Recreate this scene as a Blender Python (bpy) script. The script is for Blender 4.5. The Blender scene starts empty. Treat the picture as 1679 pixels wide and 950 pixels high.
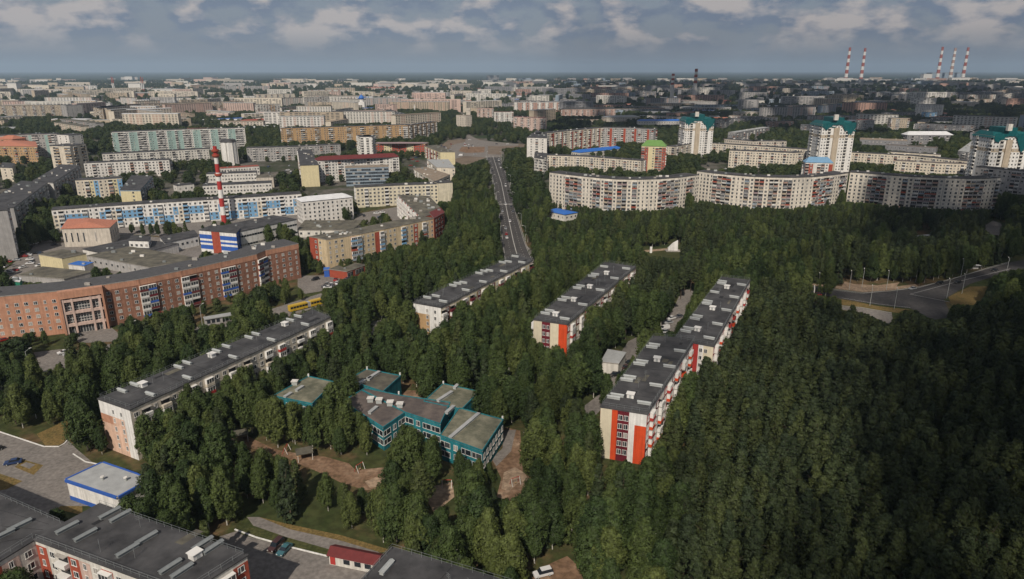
import bpy, math, random
import numpy as np
from mathutils import Vector
SC = bpy.context.scene
R = math.radians
# ------------------------------------------------------------------ camera
H = 110.0; F = 1130.0; CX, CY = 839.5, 475.0; PITCH = R(17.67)
cp, sp = math.cos(PITCH), math.sin(PITCH)
cam_d = bpy.data.cameras.new('camera'); cam = bpy.data.objects.new('camera', cam_d)
SC.collection.objects.link(cam); SC.camera = cam
cam.location = (0, 0, H); cam.rotation_euler = (R(90) - PITCH, 0, 0)
cam_d.sensor_width = 36; cam_d.lens = F / 1679 * 36; cam_d.clip_start = 1; cam_d.clip_end = 300000
# ------------------------------------------------------------------ light
SUN_EL, SUN_BR = R(43), R(-168)
sun_v = Vector((math.sin(SUN_BR) * math.cos(SUN_EL), math.cos(SUN_BR) * math.cos(SUN_EL), math.sin(SUN_EL)))
sd = bpy.data.lights.new('sun', 'SUN'); sd.energy = 4.4; sd.angle = R(0.5); sd.color = (1, .90, .78)
so = bpy.data.objects.new('sun', sd); SC.collection.objects.link(so)
so.rotation_euler = sun_v.to_track_quat('Z', 'Y').to_euler()
SC.view_settings.view_transform = 'Standard'; SC.view_settings.look = 'None'
SC.view_settings.gamma = 1; SC.view_settings.exposure = -0.05
W = bpy.data.worlds.new('World'); SC.world = W; W.use_nodes = True
nt = W.node_tree; nt.nodes.clear()
def nd(t, typ, **k):
    n = t.nodes.new(typ)
    for a, b in k.items():
        if a[0] == 'i' and a[1:].isdigit(): n.inputs[int(a[1:])].default_value = b
        elif a.startswith('I_'): n.inputs[a[2:].replace('_', ' ')].default_value = b
        else: setattr(n, a, b)
    return n
def ramp(t, src, stops):
    r = nd(t, 'ShaderNodeValToRGB'); e = r.color_ramp.elements
    while len(e) < len(stops): e.new(.5)
    for q, (p, c) in zip(e, stops):
        q.position = p; q.color = (c, c, c, 1) if isinstance(c, (int, float)) else (*c, 1)
    t.links.new(src, r.inputs[0]); return r
sky = nd(nt, 'ShaderNodeTexSky', sky_type='NISHITA', sun_disc=False, sun_elevation=SUN_EL, sun_rotation=SUN_BR,
         air_density=1.2, dust_density=2.0, ozone_density=2.0, altitude=100)
SKY_K = .085
bgn = nd(nt, 'ShaderNodeBackground', I_Strength=SKY_K)
tc = nd(nt, 'ShaderNodeTexCoord')
sepz = nd(nt, 'ShaderNodeSeparateXYZ'); nt.links.new(tc.outputs['Generated'], sepz.inputs[0])
mp = nd(nt, 'ShaderNodeMapping', I_Scale=(1.0, 1.0, 2.2)); nt.links.new(tc.outputs['Generated'], mp.inputs[0])
n1 = nd(nt, 'ShaderNodeTexNoise', I_Scale=17.0, I_Detail=9.0, I_Roughness=.52, I_Distortion=.0); nt.links.new(mp.outputs[0], n1.inputs[0])
mp2 = nd(nt, 'ShaderNodeMapping', I_Scale=(1.0, 1.0, 2.2), I_Location=(0, 0, -.02)); nt.links.new(tc.outputs['Generated'], mp2.inputs[0])
n2 = nd(nt, 'ShaderNodeTexNoise', I_Scale=17.0, I_Detail=9.0, I_Roughness=.54, I_Distortion=.0); nt.links.new(mp2.outputs[0], n2.inputs[0])
cov = ramp(nt, n1.outputs[0], [(.38, 0), (.50, 1)])          # cloud cover
lit = ramp(nt, n2.outputs[0], [(.46, 0), (.60, 1)])          # sunlit cloud tops
hz = ramp(nt, sepz.outputs[2], [(.016, 0), (.05, 1)])        # clouds fade into the murk above the horizon
def mul(a, b):
    m = nd(nt, 'ShaderNodeMath', operation='MULTIPLY'); nt.links.new(a, m.inputs[0])
    if isinstance(b, float): m.inputs[1].default_value = b
    else: nt.links.new(b, m.inputs[1])
    return m.outputs[0]
def mixc(f, a, b):
    m = nd(nt, 'ShaderNodeMix', data_type='RGBA')
    if isinstance(f, float): m.inputs[0].default_value = f
    else: nt.links.new(f, m.inputs[0])
    for s, v in ((6, a), (7, b)):
        if isinstance(v, tuple): m.inputs[s].default_value = (*v, 1)
        else: nt.links.new(v, m.inputs[s])
    return m.outputs[2]
k = 1 / SKY_K
base = mixc(.82, sky.outputs[0], (.215 * k, .250 * k, .322 * k))
cl = mixc(lit.outputs[0], (.170 * k, .215 * k, .300 * k), (.52 * k, .475 * k, .46 * k))
fac = mul(mul(cov.outputs[0], hz.outputs[0]), .85)
skyc = mixc(fac, base, cl)
nt.links.new(skyc, bgn.inputs[0])
wo = nd(nt, 'ShaderNodeOutputWorld'); nt.links.new(bgn.outputs[0], wo.inputs[0])
# ------------------------------------------------------------------ mapping photo pixel <-> place
def G(px, py, z=0.0):
    u = (px - CX) / F; v = (CY - py) / F
    d = (u, cp + v * sp, -sp + v * cp); t = (z - H) / d[2]
    return (d[0] * t, d[1] * t)
def PJ(x, y, z):
    dep = y * cp - (z - H) * sp; up = y * sp + (z - H) * cp
    return CX + F * x / dep, CY - F * up / dep
def inpoly(X, Y, P):
    r = np.zeros(X.shape, bool); n = len(P)
    for i in range(n):
        x1, y1 = P[i]; x2, y2 = P[(i + 1) % n]
        if y1 == y2: continue
        c = ((Y < y1) != (Y < y2)) & (X < (x2 - x1) * (Y - y1) / (y2 - y1) + x1)
        r ^= c
    return r
def grow(P, m):
    n = len(P); out = []
    for i in range(n):
        a = Vector(P[i - 1]); b = Vector(P[i]); c = Vector(P[(i + 1) % n])
        e1 = (b - a).normalized(); e2 = (c - b).normalized()
        n1 = Vector((e1.y, -e1.x)); n2 = Vector((e2.y, -e2.x)); s = n1 + n2
        if s.length < .3: s = n1
        s = s.normalized(); k = m / max(.5, s.dot(n1)); out.append(tuple(b + s * k))
    return out
def area(P): return sum(P[i - 1][0] * P[i][1] - P[i][0] * P[i - 1][1] for i in range(len(P))) / 2
FOOT = []
BLOCK = []      # footprints / paved sheets where no tree stands (world polygons)
KEEP = []       # (pixel polygon, distance): what the trees before it leave in view
# ------------------------------------------------------------------ materials
MATS = {}
def M(name, col=None, rough=.85, var=.25, scale=.6, streak=0.0, metal=0.0, bump=0.0, spec=.3, col2=None):
    if name in MATS: return MATS[name]
    m = bpy.data.materials.new(name); m.use_nodes = True; t = m.node_tree; b = t.nodes['Principled BSDF']
    b.inputs['Roughness'].default_value = rough; b.inputs['Metallic'].default_value = metal
    b.inputs['Specular IOR Level'].default_value = spec
    c = nd(t, 'ShaderNodeTexCoord'); n = nd(t, 'ShaderNodeTexNoise', I_Scale=scale, I_Detail=6.0, I_Roughness=.65)
    t.links.new(c.outputs['Object'], n.inputs[0])
    lo = tuple(x * (1 - var) for x in col); hi = tuple(min(1, x * (1 + var * .6)) for x in (col2 or col))
    r = ramp(t, n.outputs[0], [(.3, lo), (.7, hi)]); out = r.outputs[0]
    if streak:
        mpn = nd(t, 'ShaderNodeMapping', I_Scale=(1.3, 1.3, .07)); t.links.new(c.outputs['Object'], mpn.inputs[0])
        n3 = nd(t, 'ShaderNodeTexNoise', I_Scale=1.0, I_Detail=4.0); t.links.new(mpn.outputs[0], n3.inputs[0])
        r3 = ramp(t, n3.outputs[0], [(.35, 1 - streak), (.6, 1.0)])
        mm = nd(t, 'ShaderNodeMix', data_type='RGBA', blend_type='MULTIPLY'); mm.inputs[0].default_value = 1
        t.links.new(out, mm.inputs[6]); t.links.new(r3.outputs[0], mm.inputs[7]); out = mm.outputs[2]
    t.links.new(out, b.inputs['Base Color'])
    if bump:
        bn = nd(t, 'ShaderNodeBump', I_Strength=bump, I_Distance=.3); t.links.new(n.outputs[0], bn.inputs['Height']); t.links.new(bn.outputs[0], b.inputs['Normal'])
    MATS[name] = m; return m
for nm, c in dict(cream=(.62, .56, .46), buffbrick=(.56, .45, .29), peach=(.66, .45, .34), palecream=(.62, .57, .44), paleblock=(.67, .62, .53), white=(.66, .64, .60), grey=(.36, .35, .34), tan=(.44, .37, .28), pink=(.56, .42, .36),
                  teal=(.30, .42, .39), yellow=(.55, .46, .22), ochre=(.44, .29, .15), pale=(.54, .49, .42), dim=(.22, .22, .23),
                  rosy=(.40, .25, .20), bluegrey=(.26, .32, .38), offwhite=(.60, .58, .53)).items():
    M(nm, c, var=.18, scale=.35, streak=.22)
M('brick', (.27, .135, .09), var=.35, scale=.5, streak=.25); M('brick_pale', (.46, .24, .155), var=.2, scale=.4, streak=.2)
M('red', (.38, .04, .035), var=.15, streak=.08); M('orange', (.60, .07, .018), var=.15, streak=.2); M('maroon', (.13, .012, .022), var=.25, streak=.2)
M('brickred', (.33, .07, .04), var=.2, streak=.15); M('blue', (.03, .10, .38), var=.12, streak=.1); M('skyblue', (.16, .33, .52), var=.15, streak=.1)
M('white_paint', (.72, .71, .68), var=.14, scale=.6, streak=.22); M('buff', (.62, .56, .42), var=.1, streak=.1)
M('teal_paint', (.016, .18, .215), var=.3, streak=.28); M('cyan_roof', (.004, .085, .092), var=.35, rough=.5); M('blue_roof', (.025, .13, .45), var=.15, rough=.5)
M('blue_grey_roof', (.15, .28, .42), var=.15, rough=.5); M('green_roof', (.13, .25, .07), var=.2, rough=.6); M('green', (.02, .17, .11), var=.2)
M('red_roof', (.28, .07, .045), var=.25, scale=1.0); M('clay_roof', (.42, .17, .11), var=.25, scale=1.0); M('wine_roof', (.125, .025, .025), var=.2)
M('pale_yellow', (.60, .53, .33), var=.12, streak=.12); M('lilac', (.26, .19, .20), var=.15)
M('tar_roof', (.040, .040, .043), var=.45, scale=.16, rough=.75, col2=(.066, .065, .066)); M('old_roof', (.085, .08, .07), var=.45, scale=.18, col2=(.13, .12, .09))
M('mossy_roof', (.085, .095, .065), var=.45, scale=.2, col2=(.19, .18, .13)); M('pale_roof', (.33, .34, .34), var=.2, scale=.3); M('white_roof', (.60, .61, .62), var=.15, scale=.3)
M('tan_roof', (.25, .20, .15), var=.3, scale=.3); M('metal', (.25, .27, .27), rough=.45, metal=.3, var=.2); M('galv', (.42, .44, .43), rough=.5, metal=.2, var=.2)
M('glass', (.018, .024, .032), rough=.12, var=.3, spec=.6, scale=.4); M('glass_dim', (.06, .065, .07), rough=.2, var=.4, spec=.5, scale=.5); M('curtain', (.33, .31, .28), rough=.4, var=.3, scale=.7)
M('frame', (.66, .65, .62), var=.08); M('dark', (.02, .02, .022), var=.2); M('glass_blue', (.09, .17, .20), rough=.15, var=.3, spec=.6)
M('rubber', (.015, .015, .015)); M('bark', (.10, .075, .055), var=.4, scale=3); M('birch_bark', (.48, .46, .41), var=.5, scale=2.5)
M('concrete', (.34, .32, .29), var=.2, streak=.2); M('kerb', (.33, .32, .30), var=.25, scale=1.5)
M('mark', (.42, .41, .39), var=.45, scale=2.0)
# ------------------------------------------------------------------ mesh helpers
def tag(o, label=None, cat=None, group=None, kind=None):
    if label: o['label'] = label
    if cat: o['category'] = cat
    if group: o['group'] = group
    if kind: o['kind'] = kind
    return o
def link(o, parent=None):
    SC.collection.objects.link(o)
    if parent is not None: o.parent = parent
    return o
def root(name, loc, label, cat, group=None, rz=0):
    o = link(bpy.data.objects.new(name, None)); o.location = loc; o.rotation_euler = (0, 0, rz); o.empty_display_size = 1
    return tag(o, label, cat, group)
class MB:
    def __init__(s): s.v = []; s.f = []; s.m = []; s.ms = []
    def mi(s, m):
        if m not in s.ms: s.ms.append(m)
        return s.ms.index(m)
    def face(s, pts, m):
        i = len(s.v); s.v += [tuple(p) for p in pts]; s.f.append(tuple(range(i, i + len(pts)))); s.m.append(s.mi(m))
    def box(s, o, a, b, c, m, skip=()):   # o corner, a b c edge vectors (right handed)
        o, a, b, c = Vector(o), Vector(a), Vector(b), Vector(c)
        p = [o, o + a, o + a + b, o + b, o + c, o + a + c, o + a + b + c, o + b + c]
        i = len(s.v); s.v += [tuple(q) for q in p]; k = s.mi(m)
        for j, f in enumerate(((3, 2, 1, 0), (4, 5, 6, 7), (0, 1, 5, 4), (1, 2, 6, 5), (2, 3, 7, 6), (3, 0, 4, 7))):
            if j in skip: continue
            s.f.append(tuple(i + q for q in f)); s.m.append(k)
    def cbox(s, x0, y0, z0, x1, y1, z1, m, skip=()): s.box((x0, y0, z0), (x1 - x0, 0, 0), (0, y1 - y0, 0), (0, 0, z1 - z0), m, skip)
    def prism(s, P, z0, z1, mw, mt=None, top=True, bottom=False):
        n = len(P)
        for i in range(n):
            a, b = P[i], P[(i + 1) % n]; s.face([(a[0], a[1], z0), (b[0], b[1], z0), (b[0], b[1], z1), (a[0], a[1], z1)], mw)
        if top: s.face([(p[0], p[1], z1) for p in P], mt or mw)
        if bottom: s.face([(p[0], p[1], z0) for p in reversed(P)], mw)
    def tube(s, p, q, r0, r1, m, n=6, cap=True):
        p, q = Vector(p), Vector(q); d = (q - p).normalized(); a = d.orthogonal().normalized(); b = d.cross(a); i = len(s.v); k = s.mi(m)
        for c, r in ((p, r0), (q, r1)):
            for j in range(n):
                t = 2 * math.pi * j / n; s.v.append(tuple(c + (a * math.cos(t) + b * math.sin(t)) * r))
        for j in range(n):
            s.f.append((i + j, i + (j + 1) % n, i + n + (j + 1) % n, i + n + j)); s.m.append(k)
        if cap: s.f.append(tuple(i + n + j for j in range(n))); s.m.append(k)
    def mesh(s, name):
        me = bpy.data.meshes.new(name); me.from_pydata(s.v, [], s.f)
        for m in s.ms: me.materials.append(MATS[m])
        me.polygons.foreach_set('material_index', s.m); me.update(); return me
    def build(s, name, parent=None, kind=None):
        if not s.f: return None
        o = link(bpy.data.objects.new(name, s.mesh(name)), parent)
        if kind: o['kind'] = kind
        return o
# ------------------------------------------------------------------ buildings
_wm = {}
def window_mesh(w, hh, near=True):
    k = ('w', round(w, 1), round(hh, 1))
    if k in _wm: return _wm[k]
    b = MB(); f = .1
    b.cbox(-w / 2, -.07, 0, -w / 2 + f, 0, hh, 'frame'); b.cbox(w / 2 - f, -.07, 0, w / 2, 0, hh, 'frame')
    b.cbox(-w / 2 + f, -.07, hh - f, w / 2 - f, 0, hh, 'frame'); b.cbox(-w / 2 - .1, -.14, -.08, w / 2 + .1, 0, 0, 'frame')
    b.cbox(-w * .12, -.065, 0, -w * .12 + f, 0, hh - f, 'frame')
    pp = []
    for gm in ('glass', 'glass', 'glass_dim', 'curtain'):
        p = MB(); p.face([(-w / 2 + f, -.02, 0), (w / 2 - f, -.02, 0), (w / 2 - f, -.02, hh - f), (-w / 2 + f, -.02, hh - f)], gm); pp.append(p.mesh('pane'))
    _wm[k] = (b.mesh('window'), pp); return _wm[k]
RW = random.Random(77)
def add_window(par, w, hh, loc, ang):
    f, p = window_mesh(w, hh); o = link(bpy.data.objects.new('window', f), par); o.location = loc; o.rotation_euler = (0, 0, ang); link(bpy.data.objects.new('pane', RW.choice(p)), o); return o
def balcony_mesh(w, sh, col, glazed):
    k = ('b', round(w, 1), round(sh, 1), col, glazed)
    if k in _wm: return _wm[k]
    b = MB(); balcony_into(b, Vector((-w / 2, 0, 0)), Vector((1, 0, 0)), Vector((0, -1, 0)), w, sh, col, glazed)
    _wm[k] = b.mesh('balcony'); return _wm[k]
def balcony_into(b, A, t, n, w, sh, col, glazed, dp=1.05):
    Z = Vector((0, 0, 1)); o = A
    # slab, apron, then glazing or a dark sheet painting the shade of the recess, with a ceiling slab
    def bx(x0, x1, y0, y1, z0, z1, m): b.box(o + t * x0 + n * y1 + Z * z0, t * (x1 - x0), -n * (y1 - y0), Z * (z1 - z0), m, (4,))
    bx(0, w, 0, dp, 0, .14, 'concrete'); bx(.0, w, 0, dp - .02, .14, 1.1, col)
    if glazed:
        g = (w - .2) / 3
        bx(.05, w - .05, 0, dp - .12, 1.1, sh - .35, 'glass_dim')
        for q in range(4): bx(.04 + q * (w - .18) / 3, .14 + q * (w - .18) / 3, 0, dp - .06, 1.1, sh - .35, 'frame')
        bx(0, w, 0, dp - .02, sh - .35, sh - .2, 'frame')
    else:
        b.face([o + t * .1 + n * .03 + Z * 1.1, o + t * (w - .1) + n * .03 + Z * 1.1, o + t * (w - .1) + n * .03 + Z * (sh - .3), o + t * .1 + n * .03 + Z * (sh - .3)], 'dark')
        bx(0, w, 0, dp - .2, sh - .25, sh - .13, 'concrete')
NSH = {}
def facade(par, org, A, B, h, st, near, rng, bw_, bb_, pt_):
    A = Vector((A[0] - org[0], A[1] - org[1], 0)); B = Vector((B[0] - org[0], B[1] - org[1], 0)); L = (B - A).length
    if L < 4: return
    t = (B - A) / L; n = Vector((t.y, -t.x, 0)); Z = Vector((0, 0, 1))
    ns = st.get('n', max(1, int(round((h - 1) / 2.9)))); base = st.get('base', 1.0); par_h = st.get('par', 1.0); sh = (h - base - par_h) / ns
    bay = st.get('bay', 3.3); nb = st.get('nb') or max(1, int(L / bay)); bw = L / nb; pat = st.get('pat', 'WwWB'); off = st.get('off', 0)
    acc = st.get('acc', ['white', 'grey', 'frame', 'rosy']); paint = st.get('paint'); ang = math.atan2(t.y, t.x)
    ww, wh = st.get('ww', 1.5), st.get('wh', 1.45)
    ww *= rng.uniform(.92, 1.04) if not near else 1
    for b in range(nb):
        ch = pat[(b + off) % len(pat)]
        if paint:
            s = 0
            while s < ns:
                c = paint(b, s, nb, ns); e = s + 1
                while e < ns and paint(b, e, nb, ns) == c: e += 1
                if c:
                    z0 = base + s * sh + .03 - (base if s == 0 and st.get('full') else 0); z1 = base + e * sh - .03 + (par_h - .15 if e == ns and st.get('full') else 0)
                    if near: q1 = MB(); q1.box(A + t * (b * bw) + n * .04 + Z * z0, t * bw, -n * .04, Z * (z1 - z0), c, (4,)); q1.build('wall_panel', par)
                    else: pt_.box(A + t * (b * bw + .0) + n * .04 + Z * z0, t * bw, -n * .04, Z * (z1 - z0), c, (4,))
                s = e
        if ch == '.': continue
        xc = (b + .5) * bw
        for s in range(ns):
            z = base + s * sh
            if ch == 'B':
                if rng.random() < st.get('bskip', 0): ch2 = 'W'
                else:
                    col = rng.choice(acc); gl = rng.random() < st.get('gl', .6); w = bw * .94
                    if near:
                        o = link(bpy.data.objects.new('balcony', balcony_mesh(w, sh, col, gl)), par); o.location = A + t * xc + Z * z + n * .045; o.rotation_euler = (0, 0, ang)
                    else: balcony_into(bb_, A + t * (xc - w / 2) + Z * z + n * .045, t, n, w, sh, col, gl)
                    continue
                w2 = ww
            elif ch == 'w': w2 = ww * .62
            elif ch == 'V': w2 = bw * .92
            else: w2 = ww
            zz = z + sh * .5 - wh / 2 + (.35 if ch != 'S' else 1.4)
            if ch == 'S' and s == ns - 1: continue
            if near:
                add_window(par, w2, wh, A + t * xc + Z * zz + n * .045, ang)
            else:
                p = A + t * (xc - w2 / 2) + Z * zz + n * .05
                if st.get('frames', 1): bw_.box(p + n * .05 - Z * .06 - t * .06, t * (w2 + .12), -n * .05, Z * (wh + .12), 'frame', (4, 0))
                q = p + n * .07; k = rng.random(); gm = 'glass' if k < .6 else ('glass_dim' if k < .85 else 'curtain')
                if w2 > 1.2:
                    for x0, x1 in ((0, .42), (.48, 1)): bw_.face([q + t * x0 * w2, q + t * x1 * w2, q + t * x1 * w2 + Z * wh, q + t * x0 * w2 + Z * wh], gm)
                else: bw_.face([q, q + t * w2, q + t * w2 + Z * wh, q + Z * wh], gm)
    if st.get('seam'):
        k = st['seam']
        for b in range(0, nb + 1, k): pt_.box(A + t * (b * bw - .12) + n * .08, t * .24, -n * .08, Z * (h - .3), 'dark' if st.get('seamdark', 1) else 'concrete', (4,))
    if st.get('joint'):
        for s in range(1, ns + 1):
            pt_.box(A + n * .03 + Z * (base + s * sh - .06), t * L, -n * .03, Z * .1, 'grey', (4,))
def building(name, label, cat, P, h, st=None, wall='cream', roof='tar_roof', sides=None, near=False, group=None, z0=0.0,
             seed=None, over=.25, keep=.4, hatches=0, keepe={}, keeproof=True, hip=0):
    if area(P) < 0: raise ValueError('cw ' + label)
    rng = random.Random(seed if seed is not None else len(label) * 7 + int(P[0][0]) )
    cx = sum(p[0] for p in P) / len(P); cy = sum(p[1] for p in P) / len(P); org = (cx, cy)
    r = root(name, (cx, cy, z0), label, cat, group)
    Q = [(p[0] - cx, p[1] - cy) for p in P]
    w = MB(); w.prism(Q, 0, h, wall, top=False); w.build('wall', r)
    rf = MB(); rf.prism(grow(Q, over), h, h + .3, 'concrete' if roof not in ('tar_roof',) else 'tar_roof', roof, bottom=True)
    rr = rf.build('roof', r)
    if hip:   # pitched roof: ridge along the longer direction
        e = grow(Q, over + .3)[:4] if len(Q) == 4 else grow([Q[0], Q[len(Q) // 2 - 1], Q[len(Q) // 2], Q[-1]], over + .3)
        e = [Vector(p) for p in e]; long_ = (e[1] - e[0]).length >= (e[3] - e[0]).length
        if not long_: e = e[1:] + e[:1]
        a, b = (e[0] + e[3]) / 2, (e[1] + e[2]) / 2; ins = min(.3, (e[3] - e[0]).length * .35 / max(1, (b - a).length)); a, b = a.lerp(b, ins), b.lerp(a, ins)
        z = h + .31; q = [(p.x, p.y, z) for p in e] + [(a.x, a.y, z + hip), (b.x, b.y, z + hip)]; hm_ = MB(); hm_.v = q
        for f_ in ((0, 1, 5, 4), (1, 2, 5), (2, 3, 4, 5), (3, 0, 4), (3, 2, 1, 0)): hm_.f.append(f_); hm_.m.append(hm_.mi(roof))
        hm_.build('pitched_roof', r); hatches = None
    bw_, bb_, pt_ = MB(), MB(), MB()
    n = len(P)
    for i in range(n):
        s = st if sides is None or i not in sides else sides[i]
        if s is None: continue
        a, b = P[i], P[(i + 1) % n]; t = (b[0] - a[0], b[1] - a[1])
        nx, ny = t[1], -t[0]; mx, my = (a[0] + b[0]) / 2, (a[1] + b[1]) / 2
        facing = nx * (-mx) + ny * (-my) > 0
        if not facing and not (near or cy < 420): continue
        facade(r, org, a, b, h, s, near and facing, rng, bw_, bb_, pt_)
    bw_.build('windows', r, 'stuff'); bb_.build('balconies', r, 'stuff'); pt_.build('painted_panels', r, 'stuff')
    # small things on the roof: hatches and vent stacks
    hh = MB(); k = hatches if hatches else max(1, int(abs(area(P)) / 260)); k = min(k, 14)
    if hatches is not None:
        xs = [p[0] for p in Q]; ys = [p[1] for p in Q]; tries = 0; done = 0
        while done < k and tries < 200:
            tries += 1; x = rng.uniform(min(xs), max(xs)); y = rng.uniform(min(ys), max(ys)); a = rng.uniform(.5, 1.3)
            if inpoly(np.array([x]), np.array([y]), grow(Q, -1.6))[0]:
                hh.cbox(x - a, y - .5, h + .3, x + a, y + .5, h + .3 + a, rng.choice(['galv', 'concrete', 'white', 'metal'])); done += 1
        hh.build('roof_vents', r, 'stuff')
    BLOCK.append(grow(P, 2.5)); FOOT.append(grow(P, 3))
    if keep is not None and cy < 2600:
        for i in range(n):
            a, b = P[i], P[(i + 1) % n]; nx, ny = b[1] - a[1], -(b[0] - a[0])
            kf = keepe.get(i, keep)
            if kf is not None and nx * (-a[0]) + ny * (-a[1]) > 0:
                KEEP.append(([PJ(a[0], a[1], z0 + h * kf), PJ(b[0], b[1], z0 + h * kf), PJ(b[0], b[1], z0 + h), PJ(a[0], a[1], z0 + h)], min(math.hypot(*a), math.hypot(*b))))
        if keeproof: KEEP.append(([PJ(p[0], p[1], z0 + h) for p in P], cy))
    return r
def slab(pts, h, depth):      # near facade top line in the photograph -> footprint
    T = [Vector(G(x, y, h)) for x, y in pts]; n = len(T); back = []
    for i in range(n):
        a = T[max(0, i - 1)]; b = T[min(n - 1, i + 1)]; t = (b - a).normalized(); back.append(T[i] + Vector((-t.y, t.x)) * depth)
    return [tuple(p) for p in T + back[::-1]]
def quad(pts, h): return [G(x, y, h) for x, y in pts]
M('tar_patch', (.075, .075, .078), var=.3)
# ------------------------------------------------------------------ ground, roads, clearings
def gmat(name, stops, scale, extra=None, rough=.95, bump=.3):
    m = bpy.data.materials.new(name); m.use_nodes = True; t = m.node_tree; b = t.nodes['Principled BSDF']; b.inputs['Roughness'].default_value = rough
    b.inputs['Specular IOR Level'].default_value = .15
    c = nd(t, 'ShaderNodeTexCoord'); n = nd(t, 'ShaderNodeTexNoise', I_Scale=scale, I_Detail=10.0, I_Roughness=.68); t.links.new(c.outputs['Object'], n.inputs[0])
    r = ramp(t, n.outputs[0], stops); out = r.outputs[0]
    if extra:
        n2 = nd(t, 'ShaderNodeTexNoise', I_Scale=extra[0], I_Detail=5.0); t.links.new(c.outputs['Object'], n2.inputs[0])
        r2 = ramp(t, n2.outputs[0], [(.38, (extra[1],) * 3), (.66, (1.15,) * 3)])
        mm = nd(t, 'ShaderNodeMix', data_type='RGBA', blend_type='MULTIPLY'); mm.inputs[0].default_value = 1
        t.links.new(out, mm.inputs[6]); t.links.new(r2.outputs[0], mm.inputs[7]); out = mm.outputs[2]
    t.links.new(out, b.inputs['Base Color'])
    if bump: bn = nd(t, 'ShaderNodeBump', I_Strength=bump, I_Distance=.5); t.links.new(n.outputs[0], bn.inputs['Height']); t.links.new(bn.outputs[0], b.inputs['Normal'])
    MATS[name] = m; return m
gmat('ground_mat', [(.36, (.030, .046, .014)), (.50, (.055, .062, .022)), (.60, (.13, .085, .045)), (.72, (.07, .068, .03))], .035, (.4, .7))
gmat('city_mat', [(.38, (.028, .045, .016)), (.48, (.06, .062, .04)), (.56, (.12, .112, .098)), (.70, (.19, .165, .135))], .016, (.2, .7))
gmat('far_mat', [(.35, (.016, .028, .014)), (.60, (.026, .040, .018)), (.75, (.06, .062, .04))], .0009, (.01, .6))
gmat('asphalt', [(.3, (.155, .142, .13)), (.7, (.22, .20, .182))], .12, (.9, .8))
gmat('asphalt_dark', [(.3, (.050, .048, .048)), (.7, (.082, .077, .075))], .1, (.7, .8))
gmat('asphalt_lane', [(.3, (.085, .08, .078)), (.7, (.125, .115, .11))], .1, (.7, .8))
gmat('soil', [(.3, (.09, .075, .035)), (.42, (.17, .105, .065)), (.55, (.22, .14, .09)), (.74, (.36, .27, .19))], .13, (.8, .7))
gmat('dirt', [(.3, (.11, .085, .065)), (.55, (.18, .14, .105)), (.75, (.20, .175, .145))], .06, (.6, .8))
gmat('sand', [(.3, (.22, .15, .10)), (.65, (.40, .30, .21))], .2, (.9, .7))
gmat('dry_grass', [(.3, (.10, .085, .03)), (.55, (.19, .13, .05)), (.75, (.08, .085, .025))], .25, (1.5, .7))
gmat('grass', [(.3, (.035, .046, .016)), (.7, (.085, .085, .032))], .3, (1.5, .7))
def sheet(name, P, mat, z, px=True, block=0.8, see=False, kind='structure', grown=None):
    Q = [G(x, y, z) for x, y in P] if px else P
    if area(Q) < 0: Q = Q[::-1]; 
    b = MB(); b.face([(x, y, z) for x, y in Q], mat); o = b.build(name); o['kind'] = kind
    if block is not None: BLOCK.append(grow(Q, block))
    if see: KEEP.append((P if px else [PJ(x, y, z) for x, y in Q], 1e9))
    return o
gb = MB(); gb.face([(-34000, -4000, 0), (34000, -4000, 0), (34000, 42000, 0), (-34000, 42000, 0)], 'far_mat'); gb.build('ground')['kind'] = 'structure'
gb = MB(); gb.face([(-2600, 560, .02), (2600, 560, .02), (4600, 5200, .02), (-4600, 5200, .02)], 'city_mat'); gb.build('city_ground')['kind'] = 'structure'
gb = MB(); gb.face([(-700, -60, .04), (700, -60, .04), (900, 600, .04), (-900, 600, .04)], 'ground_mat'); gb.build('grassy_ground')['kind'] = 'structure'
def band(L, w, name, mat, z, h=0, px=True, z0=0):   # a strip of constant width along a line
    T = [Vector(G(x, y, 0)) if px else Vector((x, y)) for x, y in L]; l, r = [], []
    for i, p in enumerate(T):
        a = T[max(0, i - 1)]; b = T[min(len(T) - 1, i + 1)]; t = (b - a).normalized(); n = Vector((-t.y, t.x)); l.append(p + n * w / 2); r.append(p - n * w / 2)
    m = MB()
    for i in range(len(T) - 1):
        q = [r[i], r[i + 1], l[i + 1], l[i]]
        if h: m.prism([tuple(p) for p in q], z, z + h, mat)
        else: m.face([(p.x, p.y, z) for p in q], mat)
    o = m.build(name); o['kind'] = 'structure'; return o, [tuple(p) for p in r + l[::-1]]
# main avenue
RL = [(797, 256), (809, 300), (818, 350), (824, 402), (829, 440)]; RR = [(880, 440), (862, 402), (846, 350), (835, 300), (819, 256)]
sheet('road', RL + RR, 'asphalt_dark', .08, see=True)
def mid(y, f):
    def at(L):
        L = sorted(L, key=lambda p: p[1])
        for a, b in zip(L, L[1:]):
            if a[1] <= y <= b[1]: return a[0] + (b[0] - a[0]) * (y - a[1]) / (b[1] - a[1])
        return L[-1][0]
    return at(RL) * (1 - f) + at(RR) * f
mk = MB()
def dash(mk, a, b, w, z):
    a, b = Vector(a), Vector(b); t = (b - a).normalized(); n = Vector((-t.y, t.x)) * w / 2
    mk.face([(*(a - n), z), (*(b - n), z), (*(b + n), z), (*(a + n), z)][::1], 'mark')
ys = [256, 262, 270, 280, 290, 300, 312, 325, 338, 350, 365, 380, 395, 410, 430]
for f, w in ((.5, .5), (.03, .25), (.97, .25)):
    for a, b in zip(ys, ys[1:]): dash(mk, G(mid(a, f), a), G(mid(b, f), b), w, .11)
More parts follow.
